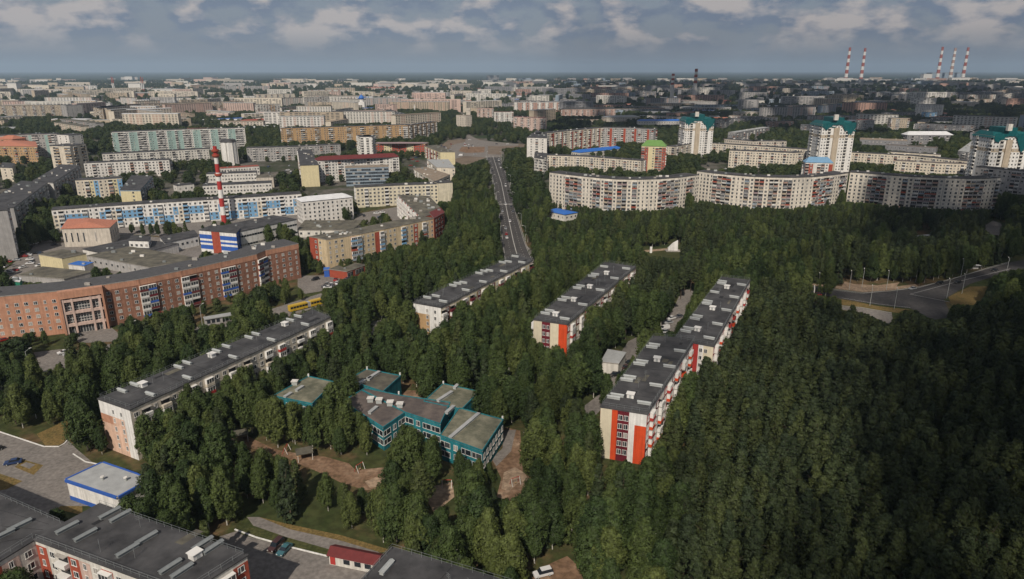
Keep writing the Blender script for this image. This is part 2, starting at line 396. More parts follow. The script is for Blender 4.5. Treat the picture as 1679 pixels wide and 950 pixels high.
for f in (.27, .74):
    for i in range(70):
        y = 258 + i * 2.5 + (i * i) * .012
        if y > 425: break
        dash(mk, G(mid(y, f), y), G(mid(y + .9, f), y + .9), .22, .11)
for i in range(13):
    f = .04 + i * .075; a = Vector(G(mid(336, f), 336)); dash(mk, tuple(a), tuple(a + Vector((.3, 4))), .55, .115)
mk.build('road_markings')['kind'] = 'structure'
kb = band([(797 - 1, 256), (808, 300), (817, 350), (823, 402), (828, 440)], .3, 'kerb', 'kerb', .04, .15); band([(881, 440), (863, 402), (847, 350), (836, 300), (820, 256)], .3, 'kerb', 'kerb', .04, .15)
# side road joining near the bend and the path beside it
b_, P_ = band([(842, 333), (858, 338), (880, 342), (896, 352)], 6, 'side_road', 'asphalt', .06); BLOCK.append(P_)
b_, P_ = band([(852, 402), (868, 413), (884, 417), (905, 419)], 7, 'side_road', 'asphalt', .07); BLOCK.append(P_); KEEP.append(([(858, 404), (880, 414), (884, 418), (866, 414)], 1e9))
# interchange
sheet('interchange_ground', [(716, 262), (706, 245), (724, 238), (735, 230), (763, 229), (766, 223), (800, 233), (862, 237), (862, 241), (823, 244), (822, 257), (797, 259), (764, 271)], 'dirt', .05, see=True)
sheet('interchange_road', [(742, 262), (730, 250), (745, 237), (763, 233), (763, 222), (770, 222), (786, 230), (850, 236.5), (850, 239), (800, 240), (800, 253), (822, 254), (820, 258), (797, 258.5), (762, 256)], 'asphalt', .09)
sheet('traffic_island', [(752, 248), (757, 241), (795, 241), (794, 250), (764, 251)], 'soil', .12)
# right junction
JP = [(1327, 470), (1413, 481), (1460, 478), (1506, 471.6), (1560, 459), (1620, 440), (1654, 430.5), (1760, 412), (1760, 424), (1657, 445), (1590, 466), (1548, 491), (1560, 520), (1530, 525), (1493, 506), (1440, 500), (1378, 490), (1327, 480)]
sheet('road', JP, 'asphalt_dark', .08, see=True)
sheet('path', [(1376, 503), (1410, 505), (1462, 514), (1466, 535), (1450, 528), (1420, 515), (1376, 507)], 'asphalt', .07, see=True)
sheet('grass_verge', [(1380, 491), (1440, 502), (1492, 508), (1475, 514), (1420, 505), (1380, 500)], 'dry_grass', .06, see=True)
sheet('pavement', [(1385, 462), (1400, 466), (1440, 468), (1475, 463), (1470, 470), (1500, 466), (1506, 470), (1460, 476), (1413, 479), (1330, 468), (1330, 465), (1380, 470)], 'sand', .07, see=True)
sheet('grass_verge', [(1555, 487), (1590, 470), (1620, 470), (1615, 490), (1600, 500), (1560, 500)], 'dry_grass', .06, see=True)
mk = MB()
for a, b in (((1492, 483), (1560, 465)), ((1560, 465), (1657, 441)), ((1327, 471), (1413, 482)), ((1413, 482), (1506, 472.5)), ((1506, 472.5), (1654, 431.5)), ((1380, 489), (1440, 499)), ((1440, 499), (1493, 505))): dash(mk, G(*a), G(*b), .3, .11)
for i in range(16):
    f = i / 16; a = G(1494 + 52 * f, 483 + 10 * f); dash(mk, a, (a[0] + 2.2, a[1] - 3.4), .5, .112)
mk.build('road_markings')['kind'] = 'structure'
band([(1327, 469.5), (1413, 480.5), (1460, 477.5), (1506, 471), (1560, 458.5), (1620, 439.5), (1654, 430)], .35, 'kerb', 'kerb', .04, .15)
band([(1378, 502), (1410, 504.5), (1462, 513.5)], .35, 'kerb', 'kerb', .04, .15)
# bottom left yard and lot
sheet('parking_yard', [(-160, 640), (0, 709), (75, 734), (100, 733), (112, 722), (124, 735), (150, 757), (230, 785), (190, 830), (100, 830), (70, 850), (-160, 900)], 'asphalt', .08, see=True)
band([(-60, 689), (0, 709), (72, 733), (97, 733), (106, 728), (111, 722)], .35, 'kerb', 'white_paint', .04, .2)
band([(120, 745), (140, 758), (166, 763)], .3, 'kerb', 'white_paint', .04, .2)
sheet('grass_island', [(24, 766), (39, 754), (71, 763), (55, 779)], 'dry_grass', .11); sheet('grass_island', [(-60, 775), (0, 777), (37, 789), (10, 803), (-60, 810)], 'dry_grass', .11)
sheet('paved_patch', [(33, 763), (43, 758), (58, 762), (48, 769)], 'asphalt', .13)
sheet('bare_soil', [(60, 712), (108, 690), (125, 690), (108, 722), (96, 731), (75, 732)], 'dry_grass', .07, see=True)
sheet('bare_soil', [(105, 815), (135, 822), (135, 845), (95, 835)], 'dry_grass', .06)
sheet('parking_lot', [(388, 871), (398, 877), (440, 889), (536, 914), (640, 940), (760, 1080), (360, 1080), (360, 880)], 'asphalt', .08, see=True)
band([(385, 869), (420, 882), (480, 899), (537, 913)], .35, 'kerb', 'white_paint', .04, .2)
sheet('grass_verge', [(392, 862), (430, 868), (540, 901), (536, 912), (440, 887), (392, 872)], 'grass', .05, see=True)
sheet('path', [(405, 848), (425, 848), (475, 868), (560, 887), (620, 905), (640, 925), (600, 922), (540, 901), (470, 881), (415, 862)], 'asphalt', .07, see=True)
sheet('bare_soil', [(425, 848), (475, 860), (560, 878), (650, 905), (620, 906), (560, 887), (475, 868)], 'dry_grass', .06, see=True)
SOIL = [(370, 706), (396, 710), (448, 736), (490, 744), (533, 749), (572, 760), (583, 771), (635, 766), (632, 801), (599, 804), (560, 792), (533, 779), (470, 752), (407, 733), (370, 719)]
sheet('bare_soil', SOIL, 'soil', .06, see=True)
sheet('sand_patch', [(598, 790), (615, 783), (632, 785), (632, 797), (606, 800)], 'sand', .09); sheet('sand_patch', [(376, 712), (394, 711), (400, 722), (384, 724)], 'sand', .09)
sheet('sand_patch', [(695, 812), (712, 797), (742, 790), (745, 815), (712, 842)], 'sand', .07, see=True)
YR = [(825, 700), (853, 706), (857, 774), (872, 785), (866, 801), (836, 822), (814, 815), (822, 785), (806, 752), (824, 735)]
sheet('bare_soil', YR, 'soil', .06, see=True); sheet('sand_patch', [(826, 775), (845, 766), (860, 776), (868, 788), (850, 792), (835, 806), (822, 802)], 'sand', .09)
sheet('yard_path', [(826, 705), (846, 705), (838, 740), (814, 765), (806, 752), (824, 735)], 'asphalt', .09)
sheet('bare_soil', [(872, 948), (900, 925), (930, 912), (945, 925), (960, 955), (960, 990), (872, 990)], 'soil', .06, see=True)
sheet('bare_soil', [(655, 648), (668, 640), (705, 642), (695, 656), (670, 655)], 'soil', .06, see=True)
sheet('bare_soil', [(1062, 740), (1078, 732), (1108, 690), (1112, 660), (1116, 690), (1100, 730), (1070, 752)], 'dry_grass', .06, block=0)
sheet('yard_drive', [(935, 690), (950, 672), (985, 645), (1000, 605), (1030, 560), (1080, 535), (1105, 505), (1118, 475), (1140, 475), (1135, 500), (1110, 550), (1060, 600), (1010, 650), (985, 672), (960, 700)], 'asphalt', .07, block=-2.5)
KEEP.append(([(1085, 545), (1115, 505), (1132, 478), (1140, 480), (1128, 512), (1095, 552)], 1e9)); KEEP.append(([(953, 660), (985, 648), (985, 672), (958, 678)], 1e9)); KEEP.append(([(985, 592), (997, 573), (1040, 578), (1030, 606), (1008, 618), (988, 612)], 1e9))
sheet('yard_drive', [(600, 530), (650, 520), (662, 530), (640, 560), (620, 600), (600, 600), (612, 560)], 'asphalt', .07, block=.5)
sheet('street', [(-80, 640), (60, 590), (200, 560), (330, 535), (420, 515), (520, 483), (620, 452), (700, 436), (860, 410), (860, 416), (700, 446), (620, 463), (540, 497), (430, 533), (300, 558), (200, 582), (60, 620), (-80, 670)], 'asphalt', .06, block=-1.5)
KEEP.append(([(60, 580), (95, 574), (103, 590), (80, 606), (60, 604)], 1e9)); KEEP.append(([(440, 508), (470, 500), (530, 490), (524, 500), (470, 512), (445, 518)], 1e9))
sheet('parking_yard', [(55, 578), (98, 573), (130, 580), (100, 600), (70, 610)], 'asphalt', .09)
sheet('forecourt', [(488, 452), (555, 452), (560, 465), (525, 478), (500, 482), (488, 470)], 'asphalt', .09, see=True)
sheet('forecourt', [(118, 545), (180, 535), (196, 548), (190, 560), (130, 563)], 'asphalt', .09, see=True)
sheet('memorial_plaza', [(1048, 416), (1060, 408), (1095, 406), (1122, 410), (1125, 418), (1112, 424), (1060, 420)], 'grass', .07, see=True)
sheet('memorial_path', [(1052, 411), (1098, 407), (1120, 410), (1098, 410), (1056, 414)], 'sand', .10)
sheet('yard', [(0, 450), (60, 400), (150, 395), (210, 385), (330, 395), (400, 400), (380, 430), (300, 450), (180, 465), (0, 480)], 'asphalt', .07, block=-2)
sheet('yard', [(200, 360), (480, 338), (560, 370), (500, 395), (210, 385), (60, 400)], 'asphalt', .065, block=-2)
sheet('yard', [(590, 350), (660, 338), (730, 340), (720, 380), (560, 385)], 'asphalt', .066, block=-2)
sheet('clearing', [(1612, 372), (1628, 362), (1640, 366), (1650, 380), (1640, 388), (1622, 384)], 'asphalt', .07, see=True)
# ------------------------------------------------------------------ the near buildings
def roof_kit(r, Q, h, hatch, left, right, rail=True, size=1.0, along=False, vent='galv', edges=None, pxv=(), pxh=()):
    """Q world quad (near-left, near-right, far-right, far-left); lists are (s along, t across)"""
    o = Vector((r.location.x, r.location.y)); q = [Vector(p) - o for p in Q]
    L = ((q[3] + q[2]) - (q[0] + q[1])).length / 2; Wd = (q[1] - q[0]).length
    ax = ((q[3] + q[2]) - (q[0] + q[1])).normalized(); ac = (q[1] - q[0]).normalized()
    def pt(s, t): a = q[0].lerp(q[3], s); b = q[1].lerp(q[2], s); return a.lerp(b, t)
    hm = MB(); hm.cbox(-1.0, -.9, .3, 1.0, .9, 1.6, 'white_paint'); hm.prism([(-1.25, -1.1), (1.25, -1.1), (1.25, 1.1), (-1.25, 1.1)], 1.6, 1.75, 'frame', bottom=True); hm.cbox(-.35, -.96, .4, .35, -.9, 1.4, 'galv'); hme = hm.mesh('roof_hatch')
    vl = 1.9 * size; vm = MB(); vm.cbox(-vl, -.42, .3, vl, .42, 1.0, vent)
    vm.v += [(-vl - .15, -.6, 1.0), (vl + .15, -.6, 1.0), (vl + .15, .6, 1.0), (-vl - .15, .6, 1.0), (-vl - .15, 0, 1.28), (vl + .15, 0, 1.28)]
    i = len(vm.v) - 6; k = vm.mi(vent)
    for f in ((0, 1, 5, 4), (2, 3, 4, 5), (0, 4, 3), (1, 2, 5), (3, 2, 1, 0)): vm.f.append(tuple(i + j for j in f)); vm.m.append(k)
    vme = vm.mesh('roof_vent')
    for s, t in hatch:
        b = link(bpy.data.objects.new('roof_hatch', hme), r); p = pt(s, t); b.location = (p.x, p.y, h); b.rotation_euler = (0, 0, math.atan2(ac.y, ac.x))
    d = ax if along else ac
    for s, t in left + right:
        b = link(bpy.data.objects.new('roof_vent', vme), r); p = pt(s, t); b.location = (p.x, p.y, h); b.rotation_euler = (0, 0, math.atan2(d.y, d.x))
    for lst, me_, nm_ in ((pxv, vme, 'roof_vent'), (pxh, hme, 'roof_hatch')):
        for x_, y_ in lst:
            b = link(bpy.data.objects.new(nm_, me_), r); p = Vector(G(x_, y_, h)) - o; b.location = (p.x, p.y, h); b.rotation_euler = (0, 0, math.atan2(d.y, d.x))
    ra = random.Random(int(L)); am = MB(); am.tube((0, 0, .3), (0, 0, 3.4), .04, .03, 'metal', 4)
    for z in (2.4, 2.8, 3.2): am.cbox(-.6, -.02, z, .6, .02, z + .04, 'metal')
    ame = am.mesh('antenna')
    for j in range(max(3, int(L / 14))):
        b = link(bpy.data.objects.new('antenna', ame), r); p = pt(ra.random() * .94 + .03, ra.uniform(.3, .7)); b.location = (p.x, p.y, h); b.rotation_euler = (0, 0, ra.uniform(0, 3))
    m = MB()
    for j in range(max(3, int(L / 7))):      # repair patches of newer felt
        p = pt(ra.random() * .9 + .03, ra.uniform(.12, .8)); w_, l_ = ra.uniform(.8, 2.2), ra.uniform(1.5, 6); a3, c3 = ax.to_3d(), ac.to_3d()
        m.box((p.x, p.y, h + .3 + ra.uniform(.008, .012)), tuple(c3 * w_), tuple(a3 * l_), (0, 0, .004 + j * .0015), ra.choice(['old_roof', 'dark', 'tar_patch']))
    m.build('felt_patches', r, 'stuff')
    if rail:
        m = MB()
        for i in (edges or range(4)):
            a = q[i] + (q[(i + 2) % 4] - q[i]).normalized() * .5; b = q[(i + 1) % 4] + (q[(i + 3) % 4] - q[(i + 1) % 4]).normalized() * .5
            n = int((b - a).length / 2.2)
            for j in range(n + 1): p = a.lerp(b, j / n); m.tube((p.x, p.y, h + .3), (p.x, p.y, h + 1.5), .04, .04, 'metal', 4)
            for z in (.9, 1.5): m.tube((a.x, a.y, h + z), (b.x, b.y, h + z), .028, .028, 'metal', 4)
        m.build('railing', r)
    # membrane seams across the roof
    m = MB(); n = int(L / 9)
    for j in range(1, n):
        a = pt(j / n, .04); b = pt(j / n, .96); m.box((a.x, a.y, h + .305), tuple((b - a).to_3d()), tuple(ax.to_3d() * .12), (0, 0, .02), 'dark')
    m.build('roof_seam', r)
def cols(seq, top=None):
    def f(b, s, nb, ns):
        i = min(len(seq) - 1, int(b * len(seq) / nb))
        if top and s == ns - 1 and i in top: return top[i]
        return seq[i]
    return f
def vsets(n, gap=.0): return [((i + .35) / n, .14) for i in range(n)] + [((i + .5) / n, .14) for i in range(n)]
def rnd_paint(pal, seed, p=1.0, rows=1, colw=1):
    cache = {}; rg = random.Random(seed)
    def f(b, s, nb, ns):
        k = (b // colw, s // rows)
        if k not in cache: cache[k] = rg.choice(pal) if rg.random() < p else None
        return cache[k]
    return f
h5 = 16.5
# red, orange and cream block
QA = quad([(985, 668), (1061, 680), (1140, 557), (1072, 552)], h5)
g4 = dict(n=5, nb=8, pat='...WW...', ww=1.3, wh=1.6, base=1.4, par=1.2, full=1, paint=cols(['buff', 'buff', 'orange', 'maroon', 'maroon', 'white_paint', 'orange', 'orange'], {6: 'white_paint', 7: 'white_paint'}))
s4 = dict(n=5, bay=3.2, pat='WBwWBW', base=1.2, acc=['white_paint', 'white_paint', 'red', 'orange'], gl=.8, paint=lambda b, s, nb, ns: ['maroon', None, 'red', 'white_paint', None, 'maroon'][(b + (s // 2)) % 6])
r = building('apartment_block', 'long apartment block with orange, maroon and cream end wall and dark roof', 'apartment block', QA, h5, wall='white_paint', near=True, sides={0: g4, 1: s4, 3: s4}, hatches=None, keep=.0, keepe={1: .2}, roof='tar_roof')
roof_kit(r, QA, h5, [(.14, .46), (.62, .48)], [(.10, .14), (.13, .18), (.32, .14), (.36, .16), (.54, .16), (.58, .18), (.8, .16), (.84, .18)], [(.09, .82), (.3, .82), (.55, .84), (.78, .84)])
QB = quad([(1106, 557), (1170, 569), (1230, 460), (1184, 455)], h5)
g4b = dict(n=5, nb=8, pat='.....WW.', ww=1.15, paint=cols(['buff', 'buff', 'white_paint', 'red', 'red', 'white_paint', 'buff', 'buff']), full=1)
r = building('apartment_block', 'apartment block stepped out behind the orange and maroon one, red stripe on its cream end', 'apartment block', QB, h5 - .03, wall='white_paint', near=True, sides={0: g4b, 1: s4, 3: s4}, hatches=None, keep=.1, keepe={0: .72, 1: .45})
roof_kit(r, QB, h5 - .03, [(.14, .4), (.44, .42), (.8, .42)], [(.10, .14), (.14, .16), (.27, .14), (.31, .16), (.5, .16), (.54, .14), (.7, .14), (.86, .16), (.9, .14)], [(.07, .8), (.25, .8), (.45, .82), (.66, .82), (.88, .82)])
# middle block with maroon and orange end
Q3 = quad([(875, 525), (930, 533), (1043, 438), (993, 431)], h5)
g3 = dict(n=5, nb=8, pat='..WW....', ww=1.15, paint=cols(['buff', 'buff', 'maroon', 'maroon', 'buff', 'buff', 'orange', 'orange']), full=1)
r = building('apartment_block', 'apartment block with maroon window stripe and orange corner, middle of three dark roofed blocks', 'apartment block', Q3, h5, wall='buff', near=True, sides={0: g3, 1: s4, 3: s4}, hatches=None, keep=.4, keepe={1: .85})
roof_kit(r, Q3, h5, [(.08, .45), (.3, .45), (.52, .45), (.78, .45)], [(.08, .14), (.12, .16), (.28, .14), (.32, .16), (.48, .14), (.52, .16), (.7, .14), (.74, .16), (.9, .14)], [(.05, .8), (.26, .82), (.5, .82), (.72, .82), (.92, .82)])
# block with white and yellow end
Q2 = quad([(678, 497), (723, 505), (873, 428), (848, 418)], h5)
g2 = dict(n=5, nb=7, pat='...W.W..', ww=1.1, par=1.2, full=1, paint=lambda b, s, nb, ns: 'ochre' if (b < 4 and s in (0, 1, 2, 3)) else ('rosy' if s == 0 and b < 4 else 'white_paint'))
s2 = dict(n=5, bay=3.2, pat='BWBwW', acc=['maroon', 'maroon', 'wine_roof', 'white_paint'], gl=.4, paint=lambda b, s, nb, ns: 'maroon' if b % 4 == 1 else 'pale_yellow')
r = building('apartment_block', 'apartment block with white and yellow end wall and maroon balconies down its side', 'apartment block', Q2, h5, wall='cream', near=True, sides={0: g2, 1: s2, 3: s2}, hatches=None, keep=.35, keepe={1: .7})
roof_kit(r, Q2, h5, [], [(.08, .15), (.12, .3), (.3, .15), (.34, .16), (.37, .28), (.55, .15), (.60, .16), (.63, .3), (.8, .15), (.84, .3), (.95, .15)], [(.07, .8), (.28, .8), (.45, .82), (.68, .82), (.9, .82)])
KEEP.append(([(678, 498), (722, 507), (722, 532), (692, 542), (680, 538)], 1e9))
# long block at left with peach end
Q1 = quad([(161, 655), (213, 673), (542, 521), (512, 509)], h5)
g1 = dict(n=5, nb=8, pat='...W.W..', ww=.95, par=1.5, full=1, paint=lambda b, s, nb, ns: 'brick_pale' if (b < 3 and s == 3) else ('white_paint' if b > 5 else ('white_paint' if s == 4 else 'peach')))
s1 = dict(n=5, bay=3.2, pat='WBwBW', acc=['white_paint', 'frame', 'cream', 'red'], gl=.7)
r = building('apartment_block', 'longest apartment block with a narrow pale pink end wall and dark roof, at left', 'apartment block', Q1, h5, wall='cream', near=True, sides={0: g1, 1: s1, 3: s1}, hatches=None, keep=.1, keepe={1: .99})
KEEP.append(([(418, 575), (500, 545), (542, 524), (542, 534), (505, 560), (470, 590)], 1e9))
KEEP.append(([(163, 658), (213, 676), (206, 705), (190, 728), (174, 725)], 1e9))
roof_kit(r, Q1, h5, [(.13, .3), (.42, .3), (.8, .3)], [(.07, .15), (.12, .12), (.29, .15), (.33, .12), (.46, .15), (.51, .12), (.62, .15), (.66, .12), (.85, .15), (.9, .12)], [(.10, .82), (.25, .82), (.46, .82), (.66, .82), (.86, .82)])
# foreground roof, bottom left
hb = 16.5
PB = quad([(57, 886), (-120, 985), (-260, 900), (-120, 765)], hb)
P_l = quad([(-130, 1000), (56.5, 886), (103, 858), (-160, 745)], hb)
sb = dict(n=5, bay=3.0, pat='wWBW', acc=['white_paint', 'grey', 'frame'], gl=.5, paint=lambda b, s, nb, ns: ['brickred', None, None, 'brickred', 'pink', None][b % 6])
r = building('apartment_block', 'left wing of the dark roofed apartment block in the bottom left corner, pale pink wall', 'apartment block', P_l, hb - .04, wall='offwhite', near=True, sides={0: sb, 1: None, 2: sb}, hatches=None, keep=0, z0=0)
P_r = quad([(57, 886), (304, 977), (405, 912), (163, 828)], hb)
roof_kit(r, P_l, hb - .04, [], [], [], rail=True, along=False, vent='metal', size=1.1, edges=[0, 2])
r = building('apartment_block', 'dark roofed apartment block along the bottom left corner with red and cream wall panels', 'apartment block', P_r, hb, wall='offwhite', near=True, sides={0: sb, 1: sb, 2: sb, 3: None}, hatches=None, keep=0)
# (s from near edge 0-1 to far edge 3-2, t along the block)
roof_kit(r, P_r, hb, [], [], [], along=True, vent='metal', size=1.15, edges=[0, 1, 2], pxv=[(181, 846), (198, 851), (111, 870), (141, 882), (241, 887), (210, 907), (333, 896), (350, 902), (280, 934), (299, 941), (33, 866), (5, 882)], pxh=[(321, 916)])
P_c = quad([(642, 900), (560, 990), (760, 1060), (850, 962)], hb)
r = building('apartment_block', 'corner of a grey roofed apartment block at the bottom edge beside the red roofed kiosk', 'apartment block', P_c, hb, wall='offwhite', near=True, sides={0: sb, 1: sb, 2: sb, 3: sb}, hatches=None, keep=0)
roof_kit(r, P_c, hb, [(.2, .70)], [(.13, .86), (.34, .86)], [(.1, .35)], vent='galv')
# long brick block
BR = [(-60, 491), (0, 487), (93, 478), (167, 468), (225, 459), (294, 445), (359, 431), (420, 417.5), (435, 411), (489, 400)]
hbk = 19.5
PBk = slab(BR, hbk, 15)
base_b = dict(n=5, bay=3.4, pat='WwBW.wW', acc=['maroon', 'blue', 'white_paint', 'frame', 'wine_roof'], gl=.85, base=1.5, par=3.0, ww=1.5)
sides = {i: dict(base_b, off=i * 2) for i in range(9)}; 
sides[0] = dict(base_b, pat='BWWW'); sides[1] = dict(base_b, pat='wWWW'); sides[2] = None; sides[9] = base_b; sides[3] = dict(base_b, pat='WWwWWw'); sides[4] = dict(base_b, pat='BBWwWWwWWwWW', off=0); sides[5] = dict(base_b, pat='BBWwWWwWWwWW', off=0); sides[6] = dict(base_b, pat='BBWwWWwWWwWW', off=0); sides[7] = dict(base_b, pat='BB', off=0); sides[8] = dict(base_b, pat='WwWWwWwWBB', off=0)
for i in range(10, 20): sides[i] = base_b
r = building('apartment_block', 'long curving brown brick apartment block with tall framed portal near its left end', 'apartment block', PBk, hbk, wall='brick', near=True, sides=sides, hatches=26, keep=.12, over=.15, roof='tar_patch')
o = Vector(r.location)
# paler brick panels on the part left of the portal, brick portal with concrete grid and dark glazing
A = Vector((*G(93, 478, hbk), 0)) - o; B = Vector((*G(167, 468, hbk), 0)) - o; t = (B - A).normalized(); n = Vector((t.y, -t.x, 0)); Lp = (B - A).length; Zv = Vector((0, 0, 1))
m = MB(); m.box(A + n * 3.2, t * .8, -n * 3.2, Zv * (hbk + .2), 'brick_pale'); m.box(A + t * (Lp - .8) + n * 3.2, t * .8, -n * 3.2, Zv * (hbk + .2), 'brick_pale'); m.box(A + t * .8 + n * 3.2 + Zv * (hbk - 3), t * (Lp - 1.6), -n * 3.2, Zv * 3.2, 'brick_pale'); m.build('portal', r)
gl = MB(); gl.box(A + t * .8 + n * 1.4, t * (Lp - 1.6), -n * 1.3, Zv * (hbk - 3), 'glass_dim'); gl.build('portal_glazing', r)
for f, w in ((.0, .9), (.24, .8), (.72, .8), (.95, .9)):
    m = MB(); m.box(A + t * (.8 + f * (Lp - 2.4)) + n * 2.8, t * w, -n * 1.3, Zv * (hbk - 3), 'pink'); m.build('portal_pier', r)
for z in (3.6, 9.2, 14.6):
    m = MB(); m.box(A + t * .9 + n * 2.7 + Zv * z, t * (Lp - 1.8), -n * 1.2, Zv * 1.2, 'pink'); m.build('portal_beam', r)
m = MB()
for q in range(14): m.box(A + t * (1.5 + q * (Lp - 3) / 13) + n * 1.5, t * .12, -n * .1, Zv * (hbk - 3), 'frame')
for z in (5.6, 6.8, 8.0, 11.0, 12.3, 13.5): m.box(A + t * 1 + n * 1.5 + Zv * z, t * (Lp - 2), -n * .1, Zv * .12, 'frame')
m.build('portal_mullions', r)
for i in (0, 1):
    A2 = Vector((*G(*BR[i], hbk), 0)) - o; B2 = Vector((*G(*BR[i + 1], hbk), 0)) - o; t2 = (B2 - A2).normalized(); n2 = Vector((t2.y, -t2.x, 0))
    m = MB(); m.box(A2 + n2 * .03 + Zv * .2, t2 * ((B2 - A2).length), -n2 * .03, Zv * (hbk - .3), 'brick_pale', (4,)); m.build('pale_brick_facing', r)
for i in (3, 4, 5, 6, 7, 8):
    A2 = Vector((*G(*BR[i], hbk), 0)) - o; B2 = Vector((*G(*BR[i + 1], hbk), 0)) - o; t2 = (B2 - A2).normalized(); n2 = Vector((t2.y, -t2.x, 0))
    m = MB(); m.box(A2 + n2 * .12 + Zv * (hbk - 2.6), t2 * ((B2 - A2).length), -n2 * .12, Zv * 2.5, 'brick_pale', (4,)); m.box(A2 + t2 * .1 + n2 * .25, t2 * .7, -n2 * .25, Zv * hbk, 'brick_pale', (4,)); m.build('brick_frieze', r)
# buff block with brick ends
TB = [(521, 391), (535, 393.5), (584, 384), (711, 358.5)]
hT = 17.5
PT = slab([(535, 393.5), (584, 385), (650, 371.5), (711, 358.5)], hT, 13)
PTg = [G(507, 388.5, hT)]
sT = dict(n=5, bay=3.3, pat='wWW.B', acc=['skyblue', 'skyblue', 'white_paint', 'bluegrey', 'brickred'], gl=.9, base=2.2, paint=lambda b, s, nb, ns: 'brickred' if (b % 5 == 4) else None)
P2 = [G(521, 391.5, hT)] + PT[:4] + PT[4:-1] + [G(524, 377, hT)]
r = building('apartment_block', 'buff five storey block with brick red ends and blue balcony stacks by the avenue', 'apartment block', [G(507, 388.5, hT), G(535, 393.5, hT)] + PT[1:4] + PT[4:7], hT, wall='buffbrick', near=True,
             sides={0: dict(n=5, bay=3.4, pat='.WW', paint=lambda b, s, nb, ns: 'brickred' if b < nb * .5 else None, full=1), 1: dict(sT), 2: dict(sT, off=4), 3: dict(sT, off=3), 4: dict(sT, pat='WB', paint=lambda *a: 'brickred')}, hatches=14, keep=.25, roof='old_roof')
r = building('apartment_block', 'rear wing of brick red block with white fins behind the buff five storey block', 'apartment block', quad([(690, 356), (728, 348), (703, 322), (652, 320)], hT - .05), hT - .05, wall='brickred', near=False,
             sides={3: dict(n=5, bay=2.4, pat='B.', acc=['white_paint'], paint=cols(['white_paint', 'brickred'] * 8), full=1), 1: dict(n=5, bay=3, pat='WB', paint=lambda b, s, nb, ns: 'white_paint' if b % 2 else None), 0: None}, hatches=12, keep=.5, roof='old_roof')
r = building('apartment_block', 'narrow brick red end tower of the buff block beside the avenue', 'apartment block', [G(711.5, 358.3, hT + .6), G(728.5, 349, hT + .6), G(722, 341, hT + .6), G(704, 349, hT + .6)], hT + .6, wall='brickred',
             sides={0: dict(n=5, bay=2.6, pat='.V', acc=['white_paint']), 1: dict(n=5, bay=3, pat='WV')}, hatches=1, keep=.2, roof='wine_roof')
r = building('shop', 'low brick shop with green glazed front at the foot of the buff block', 'shop', slab([(540, 442), (569, 446), (600, 435)], 4.5, 8), 4.5, wall='brickred', sides={1: dict(n=1, bay=2.2, pat='VV.V', wh=2.4, ww=2, acc=['green'], paint=lambda b, s, nb, ns: 'cyan_roof' if b % 2 else None)}, hatches=1, keep=.1, roof='old_roof')
r = building('shop', 'small blue fronted kiosk porch at the left foot of the buff block', 'shop', slab([(531, 443.5), (539.5, 443)], 4.0, 5), 4.0, wall='blue', sides={0: dict(n=1, bay=2, pat='V', wh=2.4)}, hatches=None, keep=.1, roof='blue_roof')
# kindergarten
hk = 7.6
kd = dict(n=2, bay=3.2, pat='VWV', wh=1.8, base=.8, par=.8); blank = dict(n=2, bay=3.6, pat='..W.', wh=1.6)
KB = [([(448, 651), (512, 664), (548, 628), (506, 619)], hk, 'mossy_roof', {0: kd, 1: blank}, 'teal_paint', .9),
      ([(570, 625), (628, 644), (657, 618), (601, 607)], hk - .06, 'old_roof', {0: kd, 1: None}, 'teal_paint', .5),
      ([(562, 660), (628, 703), (664, 678), (594, 641)], hk - .02, 'lilac_roof', {0: kd, 1: kd}, 'teal_paint', .8),
      ([(594, 642), (664, 678), (722, 697), (738, 662), (655, 650), (598, 638)], hk + .05, 'lilac_roof', {1: kd}, 'teal_paint', .3),
      ([(695, 660), (757, 673), (786, 644), (727, 631)], hk, 'mossy_roof', {0: None, 1: None}, 'teal_paint', .2),
      ([(722, 716), (791, 741), (825, 690), (753, 671)], hk + .1, 'mossy_roof', {0: kd, 1: dict(n=2, bay=2.6, pat='W', wh=1.7)}, 'teal_paint', .6)]
M('lilac_roof', (.085, .075, .075), var=.4, scale=.2, col2=(.13, .105, .09))
cen = G(650, 690, 0); K = root('kindergarten', (cen[0], cen[1], 0), 'two storey teal kindergarten with several joined flat roofed wings among the trees', 'kindergarten')
def vent_row(Kp, a, b, z, parent_loc):   # long ventilation box on the roof
    a = Vector(G(*a, z)); b = Vector(G(*b, z)); t = (b - a).normalized(); n = Vector((-t.y, t.x)); o = Vector(parent_loc)
    m = MB(); p = (a - n * .5).to_3d() - Vector((o.x, o.y, 0)) + Vector((0, 0, z + .3)); m.box(p, (b - a).to_3d(), (n * 1.0).to_3d(), (0, 0, .7), 'galv'); m.box(p + Vector((0, 0, .7)) - n.to_3d() * .1 - t.to_3d() * .1, (b - a).to_3d() + t.to_3d() * .2, (n * 1.2).to_3d(), (0, 0, .12), 'pale_roof'); return m.build('roof_duct', Kp)
